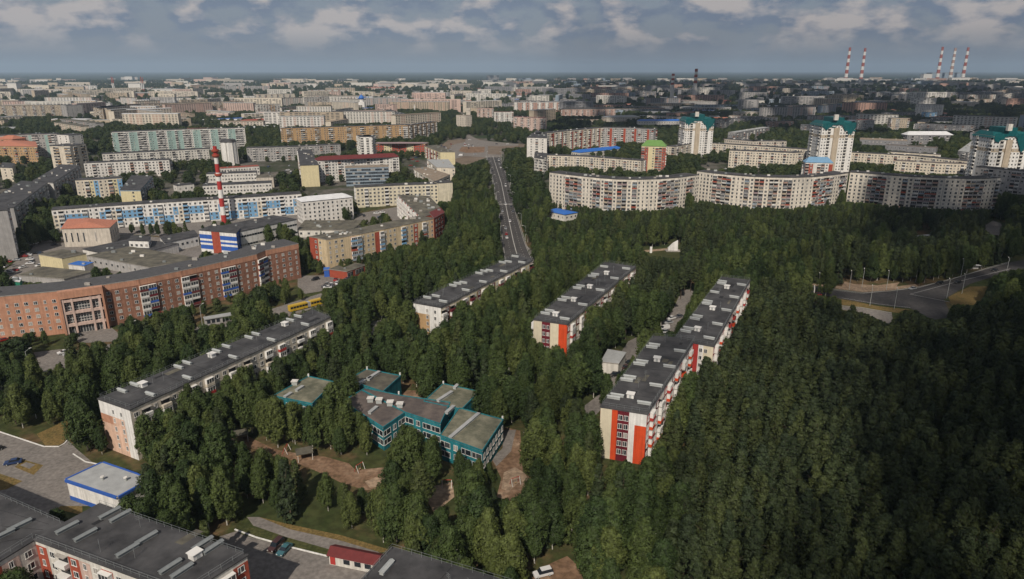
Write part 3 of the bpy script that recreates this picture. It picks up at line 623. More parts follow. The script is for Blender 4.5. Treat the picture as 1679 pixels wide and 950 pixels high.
for px, hh, rf, sd_, wl, kf in KB:
    Pk = quad(px, hh)
    rr = building('wing', 'x', 'x', Pk, hh, wall=wl, roof=rf, sides={i: sd_.get(i, blank) for i in range(len(Pk))}, near=True, hatches=None, keep=kf, keepe={1: .1} if kf in (.6, .8) else {}, over=.1)
    cxk = rr.location.copy()
    # teal parapet coping round the roof
    Qk = [(p[0] - cxk.x, p[1] - cxk.y) for p in Pk]; m = MB(); n = len(Qk)
    for i in range(n):
        a, b = Vector(Qk[i]), Vector(Qk[(i + 1) % n]); t = (b - a).normalized(); nn = Vector((t.y, -t.x))
        m.box((a + nn * .12).to_3d() + Vector((0, 0, hh + .05)), (b - a).to_3d(), (-nn * .24).to_3d(), (0, 0, .5), 'teal_paint')
    m.build('parapet', rr)
    for ch in list(rr.children): ch.parent = K; ch.location = ch.location + rr.location - K.location
    bpy.data.objects.remove(rr)
for a, b in (((467, 655), (478, 648)), ((486, 644), (497, 637)), ((604, 626), (609, 622)), ((603, 625), (622, 613)), ((588, 633), (598, 627)), ((606, 681), (618, 671)), ((718, 661), (741, 646)), ((745, 640), (751, 634.5)), ((732, 681), (744, 670)), ((738, 722), (785, 682))): vent_row(K, a, b, hk, K.location)
for x, y in ((608, 660), (622, 662), (640, 666), (656, 669), (484, 632)):
    a = Vector(G(x, y, hk)) - Vector((K.location.x, K.location.y)); m = MB(); m.cbox(a.x - .9, a.y - .8, hk + .3, a.x + .9, a.y + .8, hk + 1.6, 'galv'); m.cbox(a.x - 1.1, a.y - 1, hk + 1.6, a.x + 1.1, a.y + 1, hk + 1.8, 'white'); m.build('roof_hatch', K)
for x, y in ((602, 607), (656, 617), (506, 619), (727, 631), (785, 643), (654, 648), (824, 689)):
    a = Vector(G(x, y, hk)) - Vector((K.location.x, K.location.y)); m = MB(); m.tube((a.x, a.y, hk), (a.x, a.y, hk + 1.3), .3, .3, 'white_paint', 6); m.build('corner_post', K)
# small buildings
P = quad([(986, 594), (1014, 597), (1026, 579), (997, 574)], 5.0); r = building('substation', 'small white flat roofed hut left of the orange and maroon block', 'hut', P, 5.0, wall='offwhite', roof='pale_roof', near=True, sides={0: dict(n=1, bay=4, pat='.W')}, hatches=None, keep=0)
P = quad([(109, 788), (193, 816), (245, 787), (168, 760.5)], 6.0)
r = building('shop', 'white shop with blue roof edge and blue base standing in the bottom left yard', 'shop', P, 6.0, wall='white_paint', roof='pale_roof', near=True, sides={0: dict(n=1, bay=50, pat='.', base=0, par=4.6, full=0, paint=lambda *a: 'blue'), 1: None, 3: dict(n=1, bay=4, pat='W')}, hatches=None, keep=0, keepe={1: None}, keeproof=False, over=.35)
KEEP.append(([(109, 788), (190, 812), (196, 775), (168, 760)], 1e9))
o = r.location; m = MB(); Qs = [(p[0] - o.x, p[1] - o.y) for p in P]
for i in range(4):
    a, b = Vector(Qs[i]), Vector(Qs[(i + 1) % 4]); t = (b - a).normalized(); nn = Vector((t.y, -t.x)); m.box((a + nn * .5).to_3d() + Vector((0, 0, 5.7)), (b - a).to_3d(), (-nn * .5).to_3d(), (0, 0, .75), 'blue')
m.build('blue_coping', r)
for s, x in ((.4, .45), (.65, .75)):
    a = Vector(Qs[0]).lerp(Vector(Qs[3]), s).lerp(Vector(Qs[1]).lerp(Vector(Qs[2]), s), x); m = MB(); m.tube((a.x, a.y, 6.3), (a.x, a.y, 7.2), .35, .35, 'galv', 8); m.tube((a.x, a.y, 7.2), (a.x, a.y, 7.4), .55, .5, 'white', 8); m.build('roof_fan', r)
a, b = G(538, 908, 3.2), G(617, 924, 3.2); va, vb = Vector(a), Vector(b); tt = (vb - va).normalized(); nn = Vector((-tt.y, tt.x))
r = root('kiosk', (*((va + vb) / 2), 0), 'small pale green kiosk with a wine red pitched roof on the bottom parking lot', 'kiosk', rz=math.atan2(tt.y, tt.x)); L = (vb - va).length
m = MB(); m.cbox(-L / 2, .2, 0, L / 2, 3.4, 2.7, 'offwhite'); m.build('wall', r)
m = MB(); m.v = [(-L / 2 - .4, -.3, 2.7), (L / 2 + .4, -.3, 2.7), (L / 2 + .4, 4, 2.7), (-L / 2 - .4, 4, 2.7), (-L / 2 - .4, 1.8, 4.0), (L / 2 + .4, 1.8, 4.0)]
for f in ((0, 1, 5, 4), (2, 3, 4, 5), (0, 4, 3), (1, 2, 5), (3, 2, 1, 0)): m.f.append(f); m.m.append(m.mi('wine_roof'))
m.build('roof', r)
m = MB(); m.cbox(-L / 2 + .3, .08, .3, -L / 2 + 1.6, .2, 2.5, 'red'); m.build('door', r)
for x in (-2.4, .4, 3.0): m = MB(); m.cbox(x, .1, 1.0, x + 1.6, .2, 2.2, 'glass'); m.cbox(x - .1, .12, .9, x, .2, 2.3, 'frame'); m.build('window', r)
BLOCK.append(grow([tuple(va), tuple(vb), tuple(vb + nn * 4), tuple(va + nn * 4)], 1.5))
# bus stop pavilion in front of the brick block
a, b = Vector(G(335, 524, 3.2)), Vector(G(382, 516, 3.2)); tt = (b - a).normalized(); L = (b - a).length
r = root('bus_shelter', (*((a + b) / 2), 0), 'grey flat roofed bus stop pavilion on the street before the brick block', 'bus shelter', rz=math.atan2(tt.y, tt.x))
m = MB(); m.cbox(-L / 2, -.3, 2.9, L / 2, 3.6, 3.3, 'pale_roof'); m.build('roof', r)
m = MB(); m.cbox(-L / 2 + .2, .3, 0, L * .12, 3.2, 2.9, 'grey'); m.build('wall', r)
for x in (-L / 2 + 1, -L / 2 + 3, -L / 2 + 5): m = MB(); m.cbox(x, .2, .8, x + 1.4, .3, 2.4, 'glass'); m.build('window', r)
for x in (L * .2, L * .34, L / 2 - .3): m = MB(); m.cbox(x, .2, 0, x + .2, .4, 2.9, 'metal'); m.build('post', r)
BLOCK.append(grow([tuple(a), tuple(b), tuple(b + Vector((-tt.y, tt.x)) * 4), tuple(a + Vector((-tt.y, tt.x)) * 4)], 2)); KEEP.append(([(333, 519), (384, 513), (384, 528), (338, 537)], 1e9))

for i, (x, y, l) in enumerate(((733, 799, 'white and red play frame on the sandy patch below the kindergarten'), (845, 795, 'low white play frame on the sand right of the kindergarten'), (590, 772, 'small play frame at the edge of the long bare soil strip'), (470, 742, 'second play frame on the long bare soil strip'))):
    r = root('play_frame', (*G(x, y), .1), l, 'play frame', rz=.5 * i)
    for sx in (-1.3, 1.3): m = MB(); m.tube((sx, -.8, 0), (sx, 0, 2.2), .07, .07, 'white_paint', 5); m.tube((sx, .8, 0), (sx, 0, 2.2), .07, .07, 'red', 5); m.build('leg', r)
    m = MB(); m.tube((-1.3, 0, 2.2), (1.3, 0, 2.2), .08, .08, 'red', 5); m.build('beam', r); m = MB(); m.cbox(-.4, -.2, .5, .4, .2, .58, 'ochre'); m.tube((-.35, 0, .5), (-.35, 0, 2.2), .03, .03, 'metal', 4); m.tube((.35, 0, .5), (.35, 0, 2.2), .03, .03, 'metal', 4); m.build('seat', r)
for i, (x, y, l) in enumerate(((395, 722, 'small wooden shed roof on the bare soil near the birches'), (500, 752, 'open wooden pavilion on the soil strip'))):
    r = root('pavilion', (*G(x, y), .1), l, 'pavilion', rz=.4); m = MB(); m.prism([(-2.4, -2), (2.4, -2), (2.4, 2), (-2.4, 2)], 2.4, 2.6, 'old_roof', bottom=True); m.build('roof', r); m = MB(); m.cbox(-2.2, 1.7, 0, 2.2, 1.8, 2.4, 'ochre'); m.build('wall', r)
    for sx in (-2.1, 2.0): m = MB(); m.cbox(sx, -1.8, 0, sx + .12, -1.68, 2.4, 'white'); m.build('post', r)
# ------------------------------------------------------------------ the city in the middle distance
S5 = lambda **k: dict(dict(n=5, bay=3.3, pat='WwBW', acc=['white', 'frame', 'grey', 'rosy'], gl=.5), **k)
S9 = lambda **k: dict(dict(n=9, bay=3.3, pat='WwBBWW', acc=['white', 'frame', 'grey', 'rosy'], gl=.6), **k)
AB = 'apartment block'
G0 = 'slabs of the middle distance'
def T(label, pts, h, depth, st, wall='cream', roof='tar_roof', cat=AB, name='apartment_block', keep=.35, **k):
    return building(name, label, cat, slab(pts, h, depth), h, st, wall, roof, keep=keep, **k)
def Q(label, pts, h, st, wall='cream', roof='tar_roof', cat=AB, name='apartment_block', keep=.35, sides=None, **k):
    return building(name, label, cat, quad(pts, h), h, st, wall, roof, keep=keep, sides=sides, **k)
# three curved nine storey blocks behind the pine wood
c9 = dict(n=9, bay=3.25, pat='WwBBWwWBBw', acc=['white', 'rosy', 'grey', 'rosy', 'lilac', 'tan', 'brickred', 'dim', 'bluegrey'], gl=.5, ww=1.65, wh=1.6, base=1.0, par=1.4, seam=10, seamdark=0, joint=1)
def curve(pts, k=5):
    P = [Vector(p) for p in pts]; out = []
    for i in range(len(P) - 1):
        a, b = P[max(0, i - 1)], P[min(len(P) - 1, i + 2)]
        for j in range(k):
            t = j / k; p1, p2 = P[i], P[i + 1]
            out.append(tuple(.5 * ((2 * p1) + (p2 - a) * t + (2 * a - 5 * p1 + 4 * p2 - b) * t * t + (3 * p1 - a - 3 * p2 + b) * t ** 3)))
    return out + [tuple(P[-1])]
def C9(label, pts, **k):
    P = slab(pts, 29, 13); n = len(pts); sd_ = {}
    for i in range(2 * n):
        if i < n - 1:
            ch = ['WwW', 'BBB', 'WwWBB', 'WBBW', 'BBW'][i % 5]; sd_[i] = dict(c9, pat=ch, seam=3 if i % 2 else 0)
        else: sd_[i] = c9
    return building('apartment_block', label, AB, P, 29, None, 'paleblock', 'tar_roof', sides=sd_, keep=.16, hatches=30, **k)
C9('nine storey concave panel block, leftmost of three above the pine wood', [(901, 283), (928, 286.5), (955, 289.5), (985, 292.5), (1012, 294.5), (1045, 295), (1080, 294), (1112, 291.5), (1145, 287.2)])
C9('nine storey concave panel block, middle one of three above the pine wood', [(1143, 281), (1170, 284.5), (1200, 287.5), (1230, 290), (1262, 291.3), (1300, 291.8), (1335, 290.5), (1365, 287.5), (1391, 284)])
C9('nine storey concave panel block, rightmost of three and greyer than its neighbours', [(1394, 283), (1425, 285), (1455, 287.5), (1490, 290), (1520, 291.5), (1550, 292.6), (1585, 293.5), (1615, 293.3), (1641, 292)])
T('low blue and white roofed shop at the left foot of the curved block', [(893, 346), (926, 353)], 5, 14, dict(n=1, bay=4, pat='W'), 'white', 'blue_roof', 'shop', 'shop', 0, hip=1.2)
# right of the avenue
rs = S9(acc=['brickred', 'white', 'frame'], pat='WwB.WB', paint=lambda b, s, nb, ns: 'brickred' if b % 6 == 3 else None)
T('nine storey block with brick red stripes, stepping away right of the avenue', [(884, 220), (930, 215), (989, 209.5)], 29, 13, rs, 'cream')
T('grey nine storey block with dark red stripes joined behind the striped one', [(989, 209.5), (1030, 210), (1072, 212)], 29, 13, rs, 'grey')
Q('white end block of the striped row beside the avenue', [(864, 226), (897, 227), (897, 220), (880, 214)], 29, S9(pat='W.WB'), 'white', sides={0: S9(pat='.W.B'), 3: S9()}, keep=.15)
Q('white end of the five storey row descending along the avenue', [(876, 259), (896, 262), (898, 252), (877, 250)], 17, S5(pat='WB'), 'offwhite', keep=.15)
T('low school with bright blue roof inside the courtyard', [(951, 251), (1022, 244)], 9, 16, dict(n=2, bay=3.4, pat='W'), 'offwhite', 'blue_roof', 'school', 'school', hip=3)
T('cream six storey block in front of the blue roofed school', [(897, 255), (960, 257), (1051, 264)], 18, 12, S5(n=6), 'cream')
T('tower block with green mansard roof and brick red corners', [(1052, 240), (1092, 241)], 30, 16, S9(n=10, pat='BW.WB', acc=['brickred', 'rosy'], paint=cols(['brickred', None, 'pale_yellow', None, 'brickred'])), 'pale_yellow', 'green_roof', 'tower block', 'tower_block', .15, hip=6)
T('cream five storey row running right behind the green roofed tower', [(1106, 241), (1146, 234), (1260, 241), (1330, 246)], 17, 12, S5(), 'cream')
T('low cream block with brick red gable on the courtyard right of the green roofed tower', [(1196, 247), (1300, 251), (1318, 250)], 20, 13, S5(n=6), 'cream')
T('cream corner block with an extra roof storey behind the long cream row', [(1188, 228), (1235, 232)], 20, 14, S5(pat='WW'), 'pale')
T('cream corner block with an extra roof storey, right neighbour of the other', [(1236, 232), (1290, 232)], 20, 14, S5(pat='WWB'), 'pale')
T('cream courtyard block, long rear wing behind the rightmost curved block', [(1379, 257), (1392, 250), (1500, 256), (1600, 266)], 17, 12, S5(), 'cream')
T('cream courtyard block, lower front wing behind the rightmost curved block', [(1468, 264), (1540, 268), (1600, 270)], 17, 10, S5(), 'cream', 'lilac_roof')
T('cream roofed hall behind the cream courtyard block', [(1456, 249), (1540, 254)], 14, 10, S5(n=3), 'cream')
T('grey nine storey block continuing right of the curved row', [(1600, 274), (1700, 283)], 30, 12, S9(), 'grey')
T('small house with light blue roof and brick red walls behind the curved row', [(1321, 267), (1366, 268)], 22, 12, S9(n=7, pat='BW.B', paint=cols(['brickred', 'white', None, 'brickred'])), 'white', 'blue_grey_roof', 'tower block', 'tower_block', .15, hip=5)
# unfinished towers under turquoise mesh roofs
def tower(label, x0, x1, ytop, hh, ybase=None, keep=.1):
    h = hh; a, b = Vector(G(x0, ytop, h)), Vector(G(x1, ytop, h)); t = (b - a).normalized(); n = Vector((-t.y, t.x)); w = (b - a).length; d = w * .9
    P = [tuple(a), tuple(b), tuple(b + n * d), tuple(a + n * d)]
    st = dict(n=15, bay=3.2, pat='WWB.WW', acc=['white_paint', 'offwhite'], gl=.2, ww=1.3, paint=lambda bb, s, nb, ns: 'tan' if s == 11 else None)
    r = building('tower_block', label, 'tower block', P, h, st, 'white_paint', 'cyan_roof', keep=keep, hatches=None)
    o = r.location; A = a - Vector((o.x, o.y)); rf = MB(); w2 = w / 2
    def p(u, v, z): q = A + t * u * w + n * v * d; return (q.x, q.y, h + z)
    ov = .04
    # stepped mansard: three gabled masses of unequal height
    for u0, u1, v0, v1, z0, z1 in ((-.03, .40, -.03, 1.03, -3, 4), (.62, 1.03, -.03, 1.03, -7, 4.5), (.34, .70, .15, .85, .3, 7.5)):
        if z1 > 6: rf.prism([p(u0, v0, 0)[:2], p(u1, v0, 0)[:2], p(u1, v1, 0)[:2], p(u0, v1, 0)[:2]], h + z0, h + z1, 'cyan_roof')
        else:
            i = len(rf.v); m_ = (v0 + v1) / 2; k = rf.mi('cyan_roof')
            rf.v += [p(u0, v0, z0 * .5), p(u1, v0, z0), p(u1, v1, z0), p(u0, v1, z0 * .5), p(u0 + .1, v0 + .22, z1), p(u1 - .1, v0 + .22, z1 - 1), p(u1 - .1, v1 - .22, z1 - 1), p(u0 + .1, v1 - .22, z1)]
            for f in ((0, 1, 5, 4), (1, 2, 6, 5), (2, 3, 7, 6), (3, 0, 4, 7), (4, 5, 6, 7)): rf.f.append(tuple(i + j for j in f)); rf.m.append(k)
    rf.build('mansard_roof', r)
    sk = MB(); jr = random.Random(int(x0)); N_ = 26
    for face_ in (0, 1):
        o_, dr, ln, nn_ = (A, t, w, -n) if face_ == 0 else (A + t * w, n, d, t)
        prev = None
        for i in range(N_ + 1):
            u = i / N_; base_d = (6 * max(0, 1 - abs(u - .12) / .2) + 13 * max(0, 1 - abs(u - .82) / .24)) if face_ == 0 else 3
            q = o_ + dr * ln * u + nn_ * (1.2 + jr.uniform(-.2, .3)); z = h + 2 - (base_d + 2) * jr.uniform(.75, 1.2)
            if prev: sk.face([(prev[0].x, prev[0].y, prev[1]), (q.x, q.y, z), (q.x, q.y, h + 2.5), (prev[0].x, prev[0].y, h + 2.5)], 'cyan_roof')
            prev = (q, z)
    sk.build('hanging_netting', r)
    m = MB(); q = A + t * w * .36 + n * -1.6
    m.box((q.x, q.y, 0), (t * w * .16).to_3d(), (n * 1.6).to_3d(), (0, 0, h - 3), 'tan', (4,)); m.build('stair_tower', r)
    m = MB(); q = A + t * w * .33 + n * (-.4); m.box((q.x, q.y, h + 5), (t * w * .12).to_3d(), (n * 3).to_3d(), (0, 0, 6), 'offwhite'); m.build('lift_house', r)
    return r
tower('white unfinished tower with turquoise roof beside the long cream row, leftmost of three', 1124, 1171, 198, 47)
tower('white unfinished tower with turquoise roof and tan edge, middle one of three', 1349, 1403, 205, 52)
tower('white unfinished tower with turquoise roof cut by the right picture edge', 1630, 1690, 224, 52)
# pink and striped rows beyond
T('pink and white nine storey block with wine red roof, left of three', [(782, 178), (809, 178)], 29, 14, S9(pat='WBW'), 'pink', 'wine_roof', seed=3)
T('pink and white nine storey block with wine red roof, middle of three', [(810, 184), (842, 184)], 29, 14, S9(pat='WBW'), 'white', 'wine_roof', seed=4)
T('pink and white nine storey block with wine red roof, right of three', [(842, 192), (890, 194)], 29, 14, S9(pat='WBW.'), 'pink', 'wine_roof', seed=5)
T('white and brick red striped nine storey block on the skyline behind the pink blocks', [(843, 168), (917, 168)], 30, 13, S9(pat='W.B.', paint=lambda b, s, nb, ns: 'rosy' if (b // 3) % 2 else None), 'white')
T('pinkish block with pointed gables right of the striped block', [(922, 180), (1010, 179)], 22, 14, S5(n=6, paint=lambda b, s, nb, ns: 'rosy' if b % 5 < 2 else None), 'pink', hip=4)
T('hall with shallow grey gabled roof among trees', [(995, 193), (1050, 192)], 14, 30, dict(n=3, bay=5, pat='W'), 'pale', 'pale_roof', 'hall', 'hall', hip=3)
T('long low building with dark blue roof left of the leftmost turquoise tower', [(1047, 199), (1125, 199)], 11, 20, dict(n=2, bay=5, pat='W'), 'white', 'blue_roof', 'school', 'school', hip=3)
T('cream panel block left of the far twin chimneys', [(997, 148), (1034, 147)], 30, 14, S9(), 'grey'); T('beige panel block beneath the far twin chimneys', [(1040, 149), (1072, 150)], 32, 14, S9(), 'dim')
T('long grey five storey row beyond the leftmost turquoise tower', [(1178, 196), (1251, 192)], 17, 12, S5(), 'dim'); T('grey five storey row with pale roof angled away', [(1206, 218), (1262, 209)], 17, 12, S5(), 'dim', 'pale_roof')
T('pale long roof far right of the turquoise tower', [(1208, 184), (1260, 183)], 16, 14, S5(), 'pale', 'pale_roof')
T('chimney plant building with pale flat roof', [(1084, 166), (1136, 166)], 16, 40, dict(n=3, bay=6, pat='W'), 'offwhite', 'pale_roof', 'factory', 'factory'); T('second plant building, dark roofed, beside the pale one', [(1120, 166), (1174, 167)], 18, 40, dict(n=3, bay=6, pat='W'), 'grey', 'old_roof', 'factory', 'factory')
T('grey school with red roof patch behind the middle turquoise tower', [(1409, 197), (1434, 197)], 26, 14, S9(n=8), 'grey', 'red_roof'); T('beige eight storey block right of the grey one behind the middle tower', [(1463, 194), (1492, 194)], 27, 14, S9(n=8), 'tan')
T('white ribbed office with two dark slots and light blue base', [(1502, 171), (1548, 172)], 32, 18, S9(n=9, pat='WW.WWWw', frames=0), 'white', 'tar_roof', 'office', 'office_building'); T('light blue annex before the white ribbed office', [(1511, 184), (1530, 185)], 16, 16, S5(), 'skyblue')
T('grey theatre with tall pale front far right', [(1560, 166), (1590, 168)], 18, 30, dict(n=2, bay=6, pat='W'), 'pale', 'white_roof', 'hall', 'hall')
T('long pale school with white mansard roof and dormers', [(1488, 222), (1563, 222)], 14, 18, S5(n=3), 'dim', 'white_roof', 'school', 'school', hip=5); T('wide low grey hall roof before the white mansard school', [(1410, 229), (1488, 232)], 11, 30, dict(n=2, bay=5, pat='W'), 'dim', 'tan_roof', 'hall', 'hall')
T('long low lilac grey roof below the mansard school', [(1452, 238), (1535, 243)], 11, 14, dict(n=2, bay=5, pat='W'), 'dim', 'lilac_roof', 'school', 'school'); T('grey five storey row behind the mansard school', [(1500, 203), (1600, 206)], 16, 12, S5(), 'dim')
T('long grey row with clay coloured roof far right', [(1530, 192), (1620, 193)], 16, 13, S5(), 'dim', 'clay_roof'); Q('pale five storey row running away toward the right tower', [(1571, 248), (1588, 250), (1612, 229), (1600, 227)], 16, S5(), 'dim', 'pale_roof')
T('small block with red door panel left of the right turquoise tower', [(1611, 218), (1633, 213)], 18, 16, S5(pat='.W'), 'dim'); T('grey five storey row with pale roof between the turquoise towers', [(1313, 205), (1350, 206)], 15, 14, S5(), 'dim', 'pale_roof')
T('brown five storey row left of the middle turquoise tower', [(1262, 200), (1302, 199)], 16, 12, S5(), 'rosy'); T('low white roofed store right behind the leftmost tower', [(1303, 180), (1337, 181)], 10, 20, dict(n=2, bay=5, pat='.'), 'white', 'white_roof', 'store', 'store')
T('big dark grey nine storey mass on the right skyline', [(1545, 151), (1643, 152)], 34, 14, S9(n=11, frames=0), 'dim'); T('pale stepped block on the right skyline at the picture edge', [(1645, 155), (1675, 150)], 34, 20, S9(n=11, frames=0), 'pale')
# left of the avenue
T('tan and orange nine storey block, long front', [(461, 211), (560, 208), (668, 205)], 29, 13, S9(pat='WwBBW.', acc=['ochre', 'tan', 'frame']), 'ochre'); T('tan and orange nine storey block, darker wing toward the avenue', [(669, 206), (716, 200)], 29, 13, S9(pat='WBBW', acc=['grey', 'frame']), 'ochre')
T('white cylinder-like tower block before the tan nine storey block', [(585, 222), (591, 225), (609, 225), (615, 222)], 32, 14, S9(n=10, pat='B.', acc=['white'], gl=.3), 'white_paint', cat='tower block', name='tower_block', keep=.1)
T('grey five storey block below the tan nine storey block', [(404, 243), (480, 241), (558, 237)], 17, 12, S5(), 'grey'); T('five storey school in red and yellow bands with a red roof', [(616, 236), (655, 235), (697, 236)], 15, 14, S5(n=4, pat='W', paint=rnd_paint(['brickred', 'pale_yellow', 'brickred'], 4, .8, 4, 3)), 'pale_yellow', 'lilac', 'school', 'school', hip=1.2)
Q('yellow gabled row with red front descending to the interchange', [(722, 250), (746, 250), (716, 238), (696, 240)], 15, S5(n=4), 'pale_yellow', 'old_roof', sides={0: S5(n=4, pat='..'), 3: S5(n=4, paint=rnd_paint(['brickred', 'pale_yellow'], 8, .9, 4, 2))}, keep=.2)
Q('small cream block with grey roof below the red and yellow row', [(716, 275), (746, 276), (735, 262), (700, 262)], 13, S5(n=3), 'cream', 'pale_roof', sides={0: S5(n=3, pat='..W')}, keep=.2)
Q('two storey cream block with tan roof beside the grove of the avenue', [(678, 277), (713, 298), (738, 287), (700, 275)], 12, S5(n=3), 'cream', 'tan_roof', keep=.2)
Q('narrow slab with plain yellow gable end and grey roof', [(492, 272), (522, 271), (510, 246), (488, 245)], 21, S5(n=6), 'grey', 'tar_roof', sides={0: S5(n=6, bay=30, pat='.', paint=lambda *a: 'pale_yellow', full=1), 1: S5(n=6)}, keep=.05)
T('pinkish white seven storey block with wine red mansard roofs behind the glass office', [(521, 264), (590, 260), (654, 258)], 22, 14, S5(n=7), 'white', 'wine_roof', keep=.3, hip=3.5)
T('five storey glass fronted office with blue grey glazing', [(566, 276), (637, 274)], 18, 16, dict(n=5, bay=2.2, pat='V', wh=1.9, frames=0, paint=lambda b, s, nb, ns: 'bluegrey'), 'bluegrey', 'tan_roof', 'office', 'office_building', .1)
T('pale yellow five storey block with a sky blue stripe near its right end', [(583, 308), (650, 304.5), (718, 302)], 17, 12, S5(pat='WWBWW', acc=['white', 'frame']), 'palecream', keep=.1); T('end piece of the pale yellow block painted sky blue and cream', [(719, 301), (742, 299.5)], 18, 13, S5(pat='..', n=5, bay=8, paint=cols(['palecream', 'skyblue', 'palecream']), full=1), 'palecream', keep=.1)
pal = ['skyblue', 'skyblue', 'pale_yellow', 'white_paint', 'skyblue', 'cream']
def bp(seed):
    f = rnd_paint(pal, seed, .85, 2, 2); return lambda b, s, nb, ns: 'white_paint' if s == ns - 1 else f(b, s, nb, ns)
T('long five storey block in a patchwork of light blue, yellow and white panels', [(84, 345), (180, 338), (290, 331), (420, 323), (494, 318)], 16.5, 12, S5(pat='WBwW', acc=['white_paint', 'skyblue'], paint=bp(5)), 'white', keep=.12)
T('white five storey dormitory with pale metal roof', [(495, 332), (578, 324)], 17, 16, S5(pat='W', ww=1.2), 'white', 'white_roof', keep=.1, hip=2.5)
Q('blue clad hall with a red stripe and white bands', [(326, 378), (387, 383), (394, 375), (350, 369)], 14, dict(n=3, bay=50, pat='.'), 'blue', 'tar_roof', 'hall', 'hall', sides={0: dict(n=9, nb=9, pat='.', full=1, paint=lambda b, s, nb, ns: 'brickred' if b in (3, 4) else ('white_paint' if s in (0, 3, 5) or s == 8 else None)), 1: dict(n=3, bay=4, pat='W', acc=['white'])}, keep=.05)
r = T('long white wing with a ribbon window joined to the blue hall', [(394, 380), (486, 360)], 13, 24, dict(n=2, bay=4, pat='V', wh=1.1, frames=0, ww=3), 'white_paint', 'tar_roof', 'hall', 'hall', .1)
Q('cream town hall with tall slit windows and a clay red roof', [(101, 376), (179, 374), (192, 362), (112, 360)], 12, dict(n=1, bay=3.6, pat='Www.', wh=6, ww=1.2), 'pale', 'clay_roof', 'public hall', 'public_hall', sides={0: dict(n=1, bay=3.4, pat='wwww.w...', wh=6, ww=1.3), 1: dict(n=1, bay=5, pat='w', wh=5)}, keep=.1, hip=2.5)
Q('pale yellow windowless box with flat roof behind the brick block', [(63, 417.5), (101, 424), (141, 416), (102, 410)], 7.5, dict(n=1, bay=50, pat='.'), 'pale_yellow', 'old_roof', 'warehouse', 'warehouse', keep=.05)
Q('small pavilion with bright blue flat roof behind the brick block', [(112, 434), (138, 437), (153, 431), (128, 429)], 5.5, dict(n=1, bay=50, pat='.'), 'white', 'blue_roof', 'pavilion', 'pavilion', keep=.05)
Q('long market hall with brown roof and white parapet behind the brick block', [(142, 420), (245, 439), (330, 425), (212, 405)], 6, dict(n=1, bay=5, pat='W'), 'grey', 'old_roof', 'market hall', 'market_hall', keep=.05)
Q('dark roofed hall between the town hall and the white stair house', [(135, 409), (205, 424), (292, 400), (215, 392)], 5.5, dict(n=1, bay=5, pat='.'), 'white', 'tar_roof', 'market hall', 'market_hall', keep=.05)
Q('white two storey stair house with square windows beside the market hall', [(211, 395), (243, 396), (247, 388), (216, 387)], 10, dict(n=2, bay=3, pat='W'), 'white_paint', 'tar_roof', 'stair house', 'stair_house', keep=.05)
Q('low white wing with a blue wall base left of the blue clad hall', [(270, 399), (325, 387), (318, 378), (262, 389)], 6.5, dict(n=1, bay=3, pat='W', paint=None), 'white_paint', 'tar_roof', 'wing building', 'wing_building', keep=.05)
Q('dark low roofed store yard building left of the brick block roof', [(30, 452), (105, 458), (150, 446), (70, 438)], 4, dict(n=1, bay=5, pat='.'), 'grey', 'old_roof', 'store', 'store', keep=.05)
Q('small green kiosk with pale roof behind the left end of the brick block', [(16, 461), (32, 463), (35, 457), (22, 455)], 4, dict(n=1, bay=50, pat='.'), 'green', 'white_roof', 'kiosk', 'kiosk', keep=.05)
Q('grey low roofs behind the buff block courtyard', [(487, 378), (575, 378), (600, 362), (500, 362)], 5, dict(n=1, bay=5, pat='W'), 'offwhite', 'old_roof', 'store', 'store', keep=.05)
Q('tall grey nine storey slab at the left edge seen by its dark side', [(-70, 352), (12, 345), (10, 330), (-60, 330)], 30, S9(), 'grey', sides={0: S9(pat='....'), 1: S9()}, keep=.1)
Q('grey five storey slab running away from the left edge', [(-40, 345), (22, 341), (78, 300), (35, 297)], 17, S5(), 'grey', sides={0: None, 1: S5()}, keep=.15)
Q('white ended five storey slab running away, behind the left edge slab', [(54, 297), (87, 300), (130, 272), (100, 270)], 17, S5(), 'grey', sides={0: S5(pat='.', paint=lambda *a: 'white'), 1: S5()}, keep=.15)
T('yellow, white and blue painted five storey block behind the patchwork block', [(123, 296), (160, 294.5), (199, 292)], 17, 12, S5(paint=cols(['cream', 'cream', 'pale_yellow', 'pale_yellow', 'skyblue', None])), 'cream', keep=.15)
Q('cream ended five storey wing running away from the painted block', [(197, 312), (230, 312), (250, 289), (216, 288)], 17, S5(), 'bluegrey', sides={0: S5(pat='..W', paint=lambda *a: 'pale_yellow'), 1: S5()}, keep=.15)  # blue grey flank: its shade is put into the wall colour
T('school wing with long pale window bands behind the red and white chimney', [(332, 305), (445, 300)], 9, 14, dict(n=2, bay=2.8, pat='W'), 'white', 'tar_roof', 'school', 'school', .1)
T('rear school wing with window bands and a dark roof', [(338, 286), (420, 283)], 9, 14, dict(n=2, bay=2.8, pat='W'), 'white', 'tar_roof', 'school', 'school', .1); T('third school wing with reddish roof edge', [(362, 277), (425, 273)], 9, 12, dict(n=2, bay=2.8, pat='W'), 'white', 'red_roof', 'school', 'school', .1)
T('pale annex with dark roof right of the school wings', [(420, 292), (448, 291)], 10, 14, dict(n=2, bay=5, pat='.'), 'pale', 'old_roof', 'school', 'school', .1); T('small white gate house left of the school', [(290, 305), (318, 302)], 7, 10, dict(n=1, bay=5, pat='W'), 'white', 'tar_roof', 'gate house', 'gate_house', .1)
T('pinkish five storey block with rosy balconies', [(137, 268), (200, 265), (277, 262.5)], 17, 12, S5(acc=['rosy', 'white', 'rosy']), 'white', keep=.3); T('grey white five storey block in front of the mint nine storey slab', [(167, 253), (250, 249), (342, 244)], 17, 12, S5(acc=['grey', 'frame']), 'offwhite', keep=.3)
